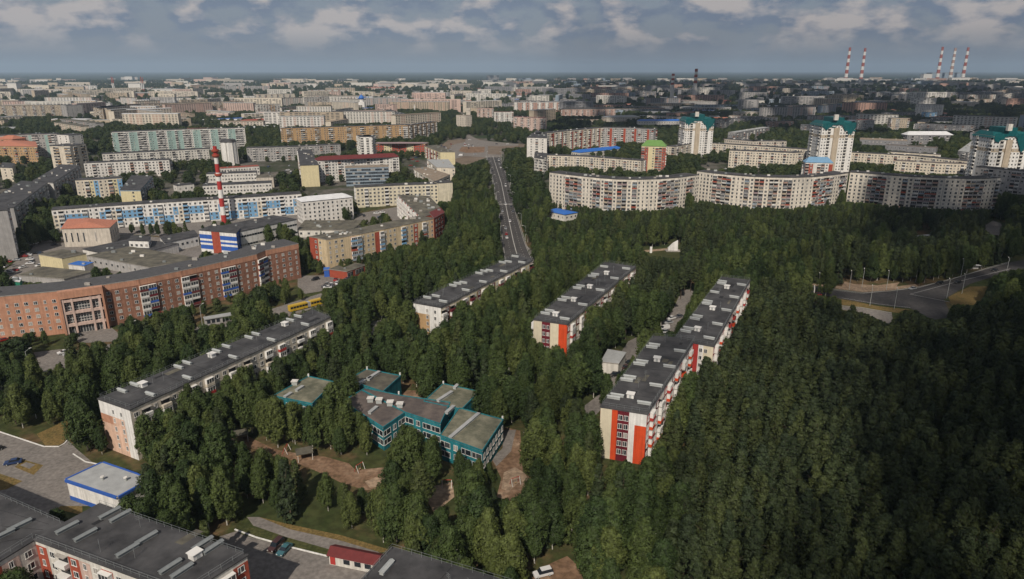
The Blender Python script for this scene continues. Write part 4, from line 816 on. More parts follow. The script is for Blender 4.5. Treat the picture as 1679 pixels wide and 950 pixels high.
T('nine storey slab with mint green and white stripes', [(183, 217), (290, 213), (401, 210)], 30, 13, S9(pat='w.BBBwW', acc=['white', 'frame', 'grey'], paint=lambda b, s, nb, ns: 'teal' if b % 7 in (0, 1, 6) else None, seam=7), 'white', keep=.12)
T('nine storey grey and green slab with ribbed balconies at far left', [(-30, 224), (40, 221), (93, 219.5)], 30, 13, S9(pat='W.BBW', paint=lambda b, s, nb, ns: 'teal' if b % 5 in (1,) else None), 'grey', keep=.2)
T('pale tower-like nine storey block with shaded right flank', [(115, 240), (141, 236)], 30, 24, S9(pat='.BB.', acc=['cream', 'ochre']), 'cream', keep=.15); T('white nine storey block behind the pale tower-like one', [(112, 222), (135, 220)], 29, 22, S9(pat='.W.'), 'white', keep=.3)
Q('orange brick building with brown stepped roofs at the left edge', [(-20, 240), (61, 241), (58, 233), (-20, 230)], 21, S5(n=6, acc=['ochre', 'brickred']), 'ochre', 'clay_roof', keep=.1, hip=4); T('taller orange brick block with brown roof behind at the left edge', [(-20, 228), (20, 229)], 26, 20, S5(n=7), 'brick_pale', 'clay_roof', keep=.2, hip=4)
Q('small cream gable at the left picture edge among trees', [(0, 275), (20, 276), (24, 268), (4, 267)], 14, S5(n=4, pat='.W'), 'cream', keep=.2)
T('large beige nine storey slab with orange left part', [(152, 175), (175, 178), (230, 171), (320, 168), (397, 166)], 31, 13, S9(pat='WBBW', acc=['tan', 'cream', 'ochre'], seam=8), 'tan', keep=.2); T('beige nine storey slab at left with grey shaded end', [(-20, 174), (60, 173), (120, 172)], 31, 14, S9(seam=8), 'tan', keep=.2)
T('grey end tower of the beige slab at left', [(108, 173), (135, 172)], 32, 26, S9(pat='W..'), 'grey', keep=.2)  # stands for the slab's shaded side; shade put into grey walls
T('long white nine storey slab left of the blue painted end wall', [(500, 160), (540, 158.5), (582, 158.5)], 30, 13, S9(pat='wWB'), 'offwhite', keep=.15); T('end wall painted in blue and white shapes below the blue dome', [(582, 158.5), (611, 158)], 30, 13, S9(pat='W', ww=.8, bay=4, paint=rnd_paint(['blue', 'white_paint', 'skyblue', 'white_paint'], 6, .95)), 'white_paint', keep=.05)
T('cream slab above the tan nine storey block, left of the white slab', [(420, 155), (483, 154)], 32, 13, S9(), 'cream', keep=.2); T('white and orange striped block among cream slabs', [(420, 172), (459, 171)], 30, 14, S9(pat='WB', paint=cols([None, None, 'ochre', None])), 'offwhite', keep=.15)
T('pink and white fluted block behind the cream slabs', [(506, 148), (572, 147)], 28, 14, S9(pat='W.', paint=lambda b, s, nb, ns: 'rosy' if (b // 3) % 3 == 1 else None), 'white', keep=.2)
T('long low cream row in front of the white nine storey slab', [(479, 184), (560, 182), (635, 180)], 17, 12, S5(), 'pink', keep=.2); T('green grey school roof in front of the long low cream row', [(516, 197), (637, 193)], 12, 20, dict(n=3, bay=4, pat='W'), 'teal', 'pale_roof', 'school', 'school', .2)
Q('cream ended row turning away near the blue dome', [(655, 191), (665, 187), (640, 180), (632, 181)], 17, S5(), 'cream', keep=.2); T('long row with a bright red roof at the left', [(400, 199), (460, 196)], 10, 20, dict(n=2, bay=5, pat='W'), 'white', 'red_roof', 'store', 'store', .2, hip=2.5)
T('white concrete tower building without roof beside the trees of the interchange', [(748, 189), (764, 190)], 24, 16, S5(n=6, pat='.W'), 'pale', 'tan_roof', keep=.1); T('slim pale tower standing on the roofless concrete building', [(764, 177), (771, 177)], 34, 8, dict(n=3, bay=3, pat='W', wh=2), 'pale', 'tan_roof', 'tower', 'tower', .1)
T('green roofed long school with turquoise facade beyond the blue dome', [(660, 168), (725, 175)], 14, 16, dict(n=3, bay=4, pat='W'), 'teal', 'pale_roof', 'school', 'school', .2); T('pink hall with red roof on the far left of the avenue', [(597, 144), (648, 144)], 18, 20, S5(n=4), 'pink', 'red_roof', 'hall', 'hall', .2, hip=3)
T('white market hall with pale roof beyond the concrete tower', [(706, 149), (745, 149)], 16, 30, dict(n=2, bay=8, pat='W'), 'white', 'white_roof', 'hall', 'hall', .2); T('dark high block alone on the far plain', [(798, 124), (818, 124)], 50, 20, S9(n=14, frames=0), 'dim', keep=.2)
# church with blue dome
x, y = G(594, 182, 0); r = root('church', (x, y, 0), 'church with one bright blue onion dome above the painted end wall', 'church')
m = MB(); m.cbox(-9, -8, 0, 9, 8, 24, 'white_paint'); m.build('wall', r); m = MB(); m.tube((0, 0, 24), (0, 0, 31), 5.2, 5.2, 'white_paint', 16); m.build('drum', r)
m = MB(); prof = [(5.2, 31), (7.2, 33.5), (7.6, 36), (6.2, 39), (3.6, 41.5), (1.2, 43.5), (.3, 46)]
for (r0, z0), (r1, z1) in zip(prof, prof[1:]): m.tube((0, 0, z0), (0, 0, z1), r0, r1, 'blue_roof', 20, cap=False)
m.build('dome', r); m = MB(); m.cbox(-.15, -.15, 46, .15, .15, 50, 'ochre'); m.cbox(-1, -.15, 48, 1, .15, 48.4, 'ochre'); m.build('cross', r)
x, y = G(721, 178, 0); r = root('church', (x, y, 0), 'small chapel with a light blue spire near the turquoise school', 'church'); m = MB(); m.cbox(-7, -7, 0, 7, 7, 14, 'skyblue'); m.build('wall', r)
m = MB(); m.tube((0, 0, 14), (0, 0, 28), 4, .4, 'blue_roof', 10); m.build('spire', r)
# white chimney-like polygonal tower with dark cap
x, y = G(379, 270, 0); r = root('water_tower', (x, y, 0), 'white many sided tower with a dark cap beside the red and white chimney', 'tower')
m = MB(); m.tube((0, 0, 0), (0, 0, 27), 9.5, 9.5, 'white_paint', 12); m.build('wall', r); m = MB(); m.tube((0, 0, 27), (0, 0, 30), 10.1, 8.5, 'tar_roof', 8); m.build('cap', r)
for j in range(8):
    a = j * math.pi / 4; m = MB(); m.tube((9.6 * math.cos(a), 9.6 * math.sin(a), 0), (9.6 * math.cos(a), 9.6 * math.sin(a), 27), .5, .5, 'offwhite', 5); m.build('rib', r)
BLOCK.append([(x - 12, y - 12), (x + 12, y - 12), (x + 12, y + 12), (x - 12, y + 12)]); KEEP.append(([PJ(x - 10, y, 3), PJ(x + 10, y, 3), PJ(x + 10, y, 30), PJ(x - 10, y, 30)], math.hypot(x, y)))
# ------------------------------------------------------------------ chimneys
def chimney(label, px, py, h, rb, rt, nb, top='brickred', ring=False, z0=0, first=0, frac=1.0, dy=None):
    x, y = G(px, py, 0) if dy is None else (px, py)
    r = root('chimney', (x, y, z0), label, 'chimney', None)
    for i in range(nb):
        a, b = (1 - frac) + frac * i / nb, (1 - frac) + frac * (i + 1) / nb; m = MB(); m.tube((0, 0, h * a), (0, 0, h * b), rb + (rt - rb) * a, rb + (rt - rb) * b, top if (nb - 1 - i) % 2 == 0 else 'white_paint', 14, cap=(i == nb - 1)); m.build('painted_band', r)
    if frac < 1: m = MB(); m.tube((0, 0, 0), (0, 0, h * (1 - frac)), rb, rb + (rt - rb) * (1 - frac), 'white', 14, cap=False); m.build('shaft', r)
    if ring:
        for z in ring: m = MB(); m.tube((0, 0, z), (0, 0, z + 1.2), 2.6, 2.6, 'brickred', 12); m.tube((0, 0, z - 1), (0, 0, z), 1.8, 2.6, 'brickred', 12); m.build('platform', r)
    return r
chimney('red and white banded chimney standing by the patchwork block at left', 368, 366, 57, 1.9, 1.4, 9, 'red', ring=(36, 50, 53.5))
KEEP.append(([(364, 366), (374, 366), (362, 242), (348, 242)], 505))
def far_chim(label, px, ytop, D, h=None, **k):
    a = PITCH - math.atan((CY - ytop) / F); h = H - math.tan(a) * D; v = (CY - ytop) / F; dep = D * cp - (h - H) * sp; x = (px - CX) / F * dep
    return chimney(label, x, D, h, dy=1, **k)
far_chim('far banded chimney of the heating plant, shorter one of two', 1104, 121, 2500, rb=7.5, rt=5, nb=5, top='brickred', frac=.38); far_chim('far banded chimney of the heating plant, taller one of two', 1142, 113, 2500, rb=8, rt=5, nb=5, top='brickred', frac=.42)
for i, (px, yt) in enumerate(((1394, 78), (1419, 79), (1546, 77), (1567, 79), (1588, 78))):
    far_chim(['leftmost power station chimney on the horizon', 'power station chimney just right of the leftmost one', 'left chimney of the trio beside the grey boiler house', 'paler middle chimney of the trio on the horizon', 'rightmost power station chimney on the horizon'][i], px, yt, 7600, rb=19, rt=11, nb=9 if i != 3 else 11, top='brickred' if i != 3 else 'rosy')
def box_far(label, px0, px1, D, h, depth, wall, cat='factory', name='factory', roof='pale_roof'):
    x0 = (px0 - CX) / F * (D * cp + H * sp); x1 = (px1 - CX) / F * (D * cp + H * sp)
    r = root(name, ((x0 + x1) / 2, D, 0), label, cat); w = (x1 - x0) / 2; m = MB(); m.cbox(-w, 0, 0, w, depth, h, wall); m.build('wall', r)
    m = MB(); m.cbox(-w - 1, -1, h, w + 1, depth + 1, h + 2, roof); m.build('roof', r); return r
box_far('pale boiler house left of the chimney trio', 1513, 1527, 7500, 70, 60, 'white'); box_far('grey boiler house behind the chimney trio', 1524, 1580, 7800, 80, 80, 'bluegrey')
box_far('low white turbine hall before the trio', 1500, 1530, 7300, 28, 60, 'white'); box_far('low white hall at the foot of the right chimney', 1560, 1590, 7300, 35, 50, 'white'); box_far('low pale halls beside the chimney pair', 1350, 1440, 7700, 22, 50, 'pale')
box_far('white hall between the chimney pair', 1372, 1398, 7400, 30, 50, 'white'); box_far('white roofed plant right of the trio', 1633, 1668, 7400, 30, 60, 'white'); box_far('small white block left of the chimney pair', 1282, 1298, 5200, 40, 40, 'white')
box_far('long pale shed by the small white block', 1300, 1362, 5200, 14, 60, 'pink'); box_far('white sheds in the lit strip of the plain', 1205, 1225, 5300, 22, 50, 'white'); box_far('long white stadium roof on the left plain', 250, 290, 3300, 26, 60, 'white'); box_far('wide red edged stadium building on the left plain', 185, 283, 2900, 20, 60, 'rosy')
box_far('white block cluster on the left plain', 212, 232, 3600, 45, 40, 'white'); box_far('white factory block far left', 14, 29, 3700, 45, 40, 'white'); box_far('white works on the far left horizon', 205, 217, 8000, 40, 60, 'white')
for i, px in enumerate((182, 184.5, 230, 233)):
    far_chim(['thin far mast left of the stadium', 'second thin far mast left of the stadium', 'thin far stack beside the white cluster', 'second thin far stack beside the white cluster'][i], px, 126 + (i % 2), 3300, rb=2.2, rt=1.5, nb=3)
# ------------------------------------------------------------------ city blocks farther out, alike and countable
rg = random.Random(11); placed = [(o.location.x, o.location.y, 42) for o in SC.objects if o.type == 'EMPTY' and o.parent is None]
ROOFS = ['pale_roof', 'old_roof', 'tar_roof', 'tan_roof']; cnt = 0
GA = [('far cream and beige panel blocks of the sunlit quarter', 'pale panel block in the sunlit far quarter on the left'), ('grey panel blocks of the shaded far quarter', 'grey panel block in the shaded far quarter on the right')]
def far_block(px, py, w, h, ang, wall, roof, n, gi, low=False):
    x, y = G(px, py, 0); d = 13 if not low else rg.uniform(16, 40)
    rr = max(w, d) * .55
    for a, b, c in placed:
        if abs(a - x) < rr + c * .6 and abs(b - y) < 28 + rr * .2: return False
    placed.append((x, y, rr)); c, s = math.cos(ang), math.sin(ang)
    r = root('low_building' if low else 'apartment_block', (x, y, 0), None, None, None)
    P = [(-w / 2 * c + 0, -w / 2 * s), (w / 2 * c, w / 2 * s), (w / 2 * c - d * s, w / 2 * s + d * c), (-w / 2 * c - d * s, -w / 2 * s + d * c)]
    m = MB(); m.prism(P, 0, h, wall, top=False); m.build('wall', r); m = MB(); m.prism(grow(P, .4), h, h + .8, roof, roof); m.build('roof', r)
    m = MB(); a, b = Vector(P[0]), Vector(P[1]); L = (b - a).length; t = (b - a) / L; nn = Vector((t.y, -t.x)); bay = 6 if y < 2200 else 9; nb = max(1, int(L / bay)); sh = (h - 1.5) / n
    for k, (aa, tt, LL) in enumerate(((a, t, L), (b if s > 0 else Vector(P[3]), Vector((-s, c)) if s > 0 else Vector((s, -c)), d))):
        if k and abs(ang) < .2: continue
        n2 = Vector((tt.y, -tt.x)); nb2 = max(1, int(LL / bay))
        for i in range(nb2):
            kind = rg.random()
            for q in range(n):
                bw = LL / nb2; p = aa + tt * (i * bw + bw * .12) + n2 * .12; z = 1.6 + q * sh; wd = bw * (.5 if kind > .3 else .76)
                m.face([(p.x, p.y, z), (p.x + tt.x * wd, p.y + tt.y * wd, z), (p.x + tt.x * wd, p.y + tt.y * wd, z + sh * .5), (p.x, p.y, z + sh * .5)], 'glass_dim' if kind > .25 else 'rosy')
    m.build('windows', r, 'stuff')
    WN = dict(cream='cream', white='white', offwhite='off-white', tan='tan', pink='pinkish', grey='grey', pale='beige', dim='dark grey', teal='greenish', yellow='yellow', rosy='brick coloured', bluegrey='blue grey', brickred='red')[wall]
    RN = dict(pale_roof='pale', old_roof='brownish', tar_roof='black', tan_roof='tan', red_roof='red', blue_roof='blue', white_roof='white', clay_roof='clay red')[roof]
    lab = ('%s %s with %s roof in the %s' % (WN, ('low hall' if low else ('nine storey block' if n > 6 else 'five storey block')), RN, ['sunlit far left quarter', 'shaded far right quarter'][gi]))
    tag(r, lab, 'building' if low else AB, lab.replace(' block with', ' blocks with')); BLOCK.append(grow([(p[0] + x, p[1] + y) for p in P], 2)); return True
for i in range(5200):
    if cnt >= 285: break
    py = 128 + (rg.random() ** .8) * 92; left = rg.random() < .5
    px = rg.uniform(-40, 760) if left else rg.uniform(780, 1720)
    if 690 < px < 870 and py > 185: continue
    if py > 205 and (not left and px < 1300): continue
    low = rg.random() < .35; nn = rg.choice([5, 9, 9, 5]) if not low else 2; D = G(px, py)[1]
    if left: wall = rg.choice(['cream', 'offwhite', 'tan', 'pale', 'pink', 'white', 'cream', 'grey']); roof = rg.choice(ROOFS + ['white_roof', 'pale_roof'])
    else: wall = rg.choice(['grey', 'dim', 'pale', 'tan', 'offwhite', 'grey', 'dim', 'rosy', 'bluegrey']); roof = rg.choice(ROOFS + ['tar_roof'])  # grey walls also carry the right quarter's cloud shade in their colour
    if low and rg.random() < .3: roof = rg.choice(['red_roof', 'blue_roof', 'white_roof', 'clay_roof'])
    w = (rg.uniform(60, 150) if D < 2200 else rg.uniform(70, 230)) * (1.25 if left else 1)
    if nn == 9: w *= .9
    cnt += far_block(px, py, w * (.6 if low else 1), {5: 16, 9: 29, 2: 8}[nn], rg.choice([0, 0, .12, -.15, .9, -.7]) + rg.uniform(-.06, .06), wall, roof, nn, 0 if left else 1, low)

# the rest of the far town, past the count of things: one object of plain blocks and sheds
dm = MB(); nfar = 0
for i in range(16000):
    if nfar >= 1500: break
    D = 1350 + 6500 * rg.random() ** 1.15; px = rg.uniform(-60, 1740); x = (px - CX) / F * (D * cp + H * sp)
    left = px < 800
    if D < 1900 and 640 < px < 900: continue
    if not left and D < 1700: continue
    if vn := (math.sin(x / 410 + 1) + math.sin(D / 330) + math.sin((x + D) / 610)) < -1.1: continue
    low = rg.random() < (.5 if D < 3000 else .7); w = (rg.uniform(50, 170) if not low else rg.uniform(30, 120)); d = 13 if not low else rg.uniform(15, 45); h = rg.choice([16, 16, 29, 29, 34]) if not low else rg.uniform(6, 12); rr = max(w, d) * .5
    if any(abs(a - x) < rr + c * .4 and abs(b - D) < 20 + rr * .1 for a, b, c in placed): continue
    placed.append((x, D, rr)); an = rg.choice([0, 0, .1, -.12, .8, -.7, 1.4]); c, s_ = math.cos(an), math.sin(an)
    wall = rg.choice(['cream', 'offwhite', 'tan', 'pale', 'pink', 'white', 'cream', 'grey'] if left else ['grey', 'dim', 'pale', 'tan', 'offwhite', 'grey', 'rosy', 'bluegrey', 'white']); roof = rg.choice(['pale_roof', 'old_roof', 'tar_roof', 'tan_roof', 'white_roof', 'pale_roof'] + (['red_roof', 'blue_roof', 'clay_roof', 'white_roof'] if low else []))  # right-hand walls greyer: cloud shade put into the palette
    P = [(x + u * w * c - v * d * s_, D + u * w * s_ + v * d * c) for u, v in ((-.5, 0), (.5, 0), (.5, 1), (-.5, 1))]
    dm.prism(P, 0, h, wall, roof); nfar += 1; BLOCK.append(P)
    if D < 3600 and not low:
        a, b = Vector(P[0]), Vector(P[1]); L = (b - a).length; t = (b - a) / L; n2 = Vector((t.y, -t.x)); nb2 = int(L / 9); ns_ = int(h / 3.1)
        for q in range(ns_):
            for j in range(nb2):
                if rg.random() < .15: continue
                p = a + t * (j * 9 + 1.5) + n2 * .15; z = 1.5 + q * 3.05; wd = 5 if (j % 3) else 7.5
                dm.face([(p.x, p.y, z), (p.x + t.x * wd, p.y + t.y * wd, z), (p.x + t.x * wd, p.y + t.y * wd, z + 1.4), (p.x, p.y, z + 1.4)], 'glass_dim')
o = dm.build('distant_town', None, 'stuff'); tag(o, 'the remaining pale blocks, halls and sheds of the town out to the horizon', 'buildings')
print('far town', nfar, cnt)
# ------------------------------------------------------------------ vehicles, lamps, small things
for nm, c in dict(car_black=(.012, .012, .014), car_white=(.62, .62, .62), car_silver=(.30, .31, .32), car_red=(.28, .02, .015), car_blue=(.02, .04, .11), car_teal=(.04, .12, .14), car_grey=(.09, .09, .10), bus_yellow=(.50, .33, .03), car_brown=(.05, .02, .018)).items():
    M(nm, c, rough=.3, var=.05, spec=.6)
_cm = {}
def car_parts(col, L, Wd, hh, kind):
    k = (col, L, hh, kind)
    if k in _cm: return _cm[k]
    w = Wd / 2; b = MB(); x0, x1 = -L / 2, L / 2
    prof = [(x0, .35), (x0 + .05, .78), (x0 + L * .12, .92), (x0 + L * .30, .98), (x1 - L * .08, 1.0), (x1, .85), (x1, .35)] if kind != 'van' else [(x0, .35), (x0, .95), (x0 + L * .12, 1.15), (x1, 1.2), (x1, .35)]
    n = len(prof)
    for s, ww in ((-1, w), (1, w)): 
        pts = [(x, s * ww, z) for x, z in prof]; b.face(pts if s > 0 else pts[::-1], col)
    for i in range(n): (xa, za), (xb, zb) = prof[i], prof[(i + 1) % n]; b.face([(xa, -w, za), (xb, -w, zb), (xb, w, zb), (xa, w, za)], col)
    c = MB(); rf = MB(); zt = hh
    if kind == 'van': lo = [(x0 + L * .10, 1.15), (x1 - .02, 1.2)]; hi = [(x0 + L * .22, zt), (x1 - .05, zt)]
    elif kind == 'suv': lo = [(x0 + L * .25, .97), (x1 - .03, 1.0)]; hi = [(x0 + L * .38, zt), (x1 - L * .07, zt)]
    else: lo = [(x0 + L * .27, .97), (x1 - L * .10, 1.0)]; hi = [(x0 + L * .42, zt), (x1 - L * .25, zt)]
    a = [(lo[0][0], -w * .94, lo[0][1]), (lo[1][0], -w * .94, lo[1][1]), (lo[1][0], w * .94, lo[1][1]), (lo[0][0], w * .94, lo[0][1])]; d = [(hi[0][0], -w * .78, hi[0][1]), (hi[1][0], -w * .78, hi[1][1]), (hi[1][0], w * .78, hi[1][1]), (hi[0][0], w * .78, hi[0][1])]
    for i in range(4): j = (i + 1) % 4; c.face([a[i], a[j], d[j], d[i]], col if (kind == 'van' and i in (0, 2)) else 'glass')
    rf.face([(p[0], p[1], p[2] + .02) for p in d], col); rf.face([(p[0], p[1], p[2] - .04) for p in d][::-1], col)
    wm = MB(); wm.tube((0, -.11, 0), (0, .11, 0), .33, .33, 'rubber', 10); wm.tube((0, .11, 0), (0, .13, 0), .2, .2, 'galv', 8); wm.face([(0.2 * math.cos(q), -.115, .2 * math.sin(q)) for q in [i * math.pi / 4 for i in range(8)]], 'galv')
    hl = MB(); hl.cbox(-.05, -.18, 0, .03, .18, .14, 'white_paint')
    _cm[k] = (b.mesh('body'), c.mesh('cabin_glass'), rf.mesh('cabin_roof'), wm.mesh('wheel'), hl.mesh('headlight'), w); return _cm[k]
def car(x, y, hd, col, label, kind='sedan', L=4.5, hh=1.45, cat='car', name='parked_car', group=None, px=True, small=False):
    if px: x, y = G(x, y, 0)
    r = root(name, (x, y, .12), label, cat, group, rz=hd); bm_, cm_, rm_, wm_, hm_, w = car_parts(col, L, 1.8, hh, kind)
    for nm, me in (('body', bm_), ('cabin_window', cm_), ('cabin_roof', rm_)): link(bpy.data.objects.new(nm, me), r)
    if not small:
        for sx in (-.32, .30):
            for sy in (-1, 1): o = link(bpy.data.objects.new('wheel', wm_), r); o.location = (sx * L, sy * (w - .06), .33)
        for sy in (-1, 1): o = link(bpy.data.objects.new('headlight', hm_), r); o.location = (-L / 2, sy * w * .7, .62)
    return r
def dirp(a, b):   # heading on the ground of the line between two photo points
    p, q = Vector(G(*a)), Vector(G(*b)); return math.atan2(q.y - p.y, q.x - p.x)
D1 = dirp((452, 905), (458, 890)); 
car(453, 898, dirp((447, 904), (461, 890)), 'car_brown', 'dark maroon off-road car parked next to the teal car by the kerb', 'suv', 4.7, 1.75, px=True)
car(467, 905, dirp((461, 912), (476, 896)), 'car_teal', 'blue green saloon car parked beside the dark maroon one', 'sedan')
car(22, 761, dirp((8, 763), (36, 758)), 'car_blue', 'dark blue car parked by the grass island in the left yard', 'sedan')
car(-8, 741, dirp((-10, 745), (2, 740)), 'car_black', 'dark car cut by the left picture edge in the yard', 'sedan')
for x, y, c, l, k in ((648, 533, 'car_white', 'white off-road car at the top of the yard drive below the white and yellow block', 'suv'), (628, 541, 'car_silver', 'silver car below the white off-road car in the yard drive', 'sedan'), (618, 548, 'car_grey', 'grey car behind the silver one in the yard drive', 'sedan'), (596, 552, 'car_white', 'small white car under the birches of the yard drive', 'sedan'),
                      (945, 681, 'car_white', 'white off-road car parked alone left of the orange and maroon block', 'suv'), (872, 738 - 20, 'car_silver', 'silver car among trees left of the orange block', 'sedan'),
                      (1088, 551, 'car_white', 'white car nearest the roof in the yard row beside the hut', 'sedan'), (1089, 546, 'car_silver', 'silver car second in the yard row beside the hut', 'sedan'), (1090, 541, 'car_white', 'white van third in the yard row beside the hut', 'van'), (1096, 531, 'car_silver', 'silver car fourth in the yard row, a gap before it', 'sedan'), (1100, 524, 'car_white', 'white car last in the yard row beside the hut', 'sedan'), (1113, 521, 'car_grey', 'grey car facing the yard row beside the roof', 'sedan'),
                      (1008, 617, 'car_black', 'black car parked below the white hut', 'suv'), (1025, 605, 'car_brown', 'brown car right of the white hut', 'sedan'), (1032, 597, 'car_black', 'black car behind the brown one at the hut', 'sedan'),
                      (126, 553, 'car_black', 'dark car on the forecourt of the brick portal', 'sedan'), (105, 580, 'car_white', 'white car in the small lot before the brick block', 'sedan'), (114, 583, 'car_silver', 'silver car in the small lot before the brick block', 'sedan'),
                      (517, 460, 'car_black', 'black van at the left foot of the buff block', 'suv'), (500, 441, 'car_grey', 'grey car in the gap between brick and buff blocks', 'sedan'), (570, 459, 'car_grey', 'grey car before the green glazed shop', 'sedan'),
                      (5, 560, 'car_red', 'red and white car at the left end of the brick block', 'sedan'), (878, 543 + 6, 'car_red', 'red car left of the middle maroon striped block', 'sedan'), (890, 944, 'car_white', 'white car at the bottom edge on the bare clearing', 'suv'), (65, 437, 'car_white', 'white car beside the pale yellow box', 'sedan'), (38, 440, 'car_white', 'white car by the tall grey slab at left', 'sedan'), (46, 404, 'car_silver', 'silver car in the dark yard at left', 'sedan')):
    car(x, y, dirp((x - 8, y + 1), (x + 8, y - 3)), c, l, k, hh=1.75 if k == 'suv' else (2.0 if k == 'van' else 1.45))
AV = 'cars driving on the avenue'; hdA = dirp((830, 400), (812, 300)); i = 0
for x, y, c, l, k in ((829, 306, 'car_white', 'white box van coming down the avenue', 'van'), (829, 336, 'car_white', 'white car on the avenue crossing', 'sedan'), (838, 341, 'car_black', 'black car right of the crossing on the avenue', 'sedan'), (824, 348, 'car_silver', 'silver car left of the centre line below the crossing', 'sedan'), (841, 349, 'car_grey', 'dark grey car behind the black one', 'suv'), (836, 364, 'car_white', 'white car right of the centre line lower on the avenue', 'sedan'),
                      (829, 376, 'car_silver', 'silver car left of the centre line, upper of three', 'sedan'), (830, 385, 'car_red', 'red car left of the centre line, middle of three', 'sedan'), (831, 391, 'car_white', 'white car left of the centre line, lowest of three', 'sedan'),
                      (814, 265, 'car_black', 'black car at the head of the avenue', 'sedan'), (818, 264, 'car_white', 'white van at the head of the avenue', 'van'), (819, 270, 'car_silver', 'silver car below the white van at the head', 'sedan'), (821, 276, 'car_white', 'white car third in line on the right lane', 'sedan'), (802, 264, 'car_grey', 'grey car leaving the avenue head', 'sedan'), (807, 281, 'car_black', 'black car alone on the left lane', 'sedan')):
    car(x, y, hdA + (math.pi if x < mid(y, .5) else 0), c, l, k, hh={'suv': 1.7, 'van': 2.4}.get(k, 1.45), name='driving_car', group=AV)
for x, y, c, l, k in ((755, 256, 'car_white', 'white truck by the interchange', 'van'), (779, 254, 'car_silver', 'silver car on the lower interchange road', 'sedan'), (757, 255.5, 'car_black', 'black car beside the white truck', 'sedan'), (763, 240, 'car_white', 'white car on the upper left interchange', 'sedan'), (770, 230, 'car_white', 'white car on the slip road', 'sedan'), (832, 237, 'car_white', 'white car on the far interchange road at right', 'sedan'), (814, 237, 'car_black', 'black car on the far interchange road', 'sedan'), (791, 272, 'car_white', 'white lorry parked left of the avenue head', 'van')):
    car(x, y, R(10), c, l, k, hh={'van': 2.6}.get(k, 1.45), name='driving_car', L=5.5 if k == 'van' else 4.5)
for x, y, c, l, k, hd in ((1496, 475, 'car_silver', 'silver car waiting at the zebra crossing of the junction', 'sedan', 0), (1540, 466, 'car_black', 'black car on the upper lane of the junction road', 'suv', 0), (1570, 465, 'car_black', 'black car on the lower lane of the junction road', 'sedan', 0), (1630, 445, 'car_black', 'black car far along the junction road', 'sedan', 0), (1339, 485, 'car_red', 'dark red car half behind trees at the junction left', 'suv', 0)):
    car(x, y, dirp((x - 20, y + 4), (x + 20, y - 4)) if x > 1400 else 0, c, l, k, name='driving_car')
# parked cars in the courtyards of the left quarter
rc = random.Random(9); YA = [[(60, 400), (210, 375), (330, 385), (330, 395), (210, 390), (60, 430)], [(0, 395), (60, 370), (70, 420), (30, 450), (0, 450)], [(590, 352), (680, 345), (730, 345), (720, 372), (600, 372)], [(420, 245), (560, 245), (480, 300), (430, 285)], [(90, 345), (130, 330), (480, 310), (480, 316), (130, 342)], [(720, 240), (760, 232), (780, 240), (740, 262)], [(430, 270), (480, 275), (488, 300), (440, 298)], [(560, 345), (600, 350), (600, 372), (500, 385)], [(1060, 288), (1300, 285), (1320, 270), (1100, 270)], [(900, 250), (1050, 258), (1040, 270), (900, 270)], [(660, 250), (720, 262), (720, 300), (660, 270)], [(520, 470), (560, 455), (562, 465), (535, 475)]]
nC = 0
for t_ in range(4000):
    if nC >= 150: break
    A_ = rc.choice(YA); x = rc.uniform(min(p[0] for p in A_), max(p[0] for p in A_)); y = rc.uniform(min(p[1] for p in A_), max(p[1] for p in A_))
    if not inpoly(np.array([x]), np.array([y]), A_)[0]: continue
    wx, wy = G(x, y)
    if any(inpoly(np.array([wx]), np.array([wy]), P)[0] for P in FOOT): continue
    k = rc.choice(['white', 'white', 'silver', 'black', 'grey', 'red', 'blue']); pl_ = 'right' if x > 850 else 'left'
    car(x, y, rc.choice([.2, 1.75]) + rc.uniform(-.1, .1), 'car_' + k, '%s car parked in a courtyard of the %s quarter' % (k, pl_), 'sedan', group='%s cars parked in the courtyards of the %s quarter' % (k, pl_), small=True); nC += 1
# articulated bus
b0, b1 = Vector(G(479, 511)), Vector(G(523, 500)); t = (b1 - b0).normalized(); L = 17.0
r = root('city_bus', (*((b0 + b1) / 2), .1), 'yellow articulated city bus on the street left of the buff block', 'bus', rz=math.atan2(t.y, t.x))
for x0, x1, nm in ((-L / 2, .6, 'front_section'), (2.2, L / 2, 'rear_section')):
    m = MB(); m.cbox(x0, -1.25, .35, x1, 1.25, 3.0, 'bus_yellow'); m.cbox(x0 + .2, -1.1, 3.0, x1 - .2, 1.1, 3.15, 'bus_yellow'); m.build(nm, r)
    for q in range(int((x1 - x0) / 1.5)):
        for sy in (-1, 1): m = MB(); m.cbox(x0 + .2 + q * 1.5, sy * 1.27 - .02, 1.5, x0 + 1.5 + q * 1.5, sy * 1.27 + .02, 2.5, 'glass'); m.build('window', r)
m = MB(); m.cbox(.6, -1.15, .5, 2.2, 1.15, 2.9, 'grey'); m.build('bellows', r)
for x in (-6, -1.2, 5.8):
    for sy in (-1.2, 1.2): m = MB(); m.tube((x, sy - .15, .45), (x, sy + .15, .45), .48, .48, 'rubber', 12); m.build('wheel', r)
KEEP.append(([(477, 498), (524, 490), (526, 499), (482, 512)], 1e9))
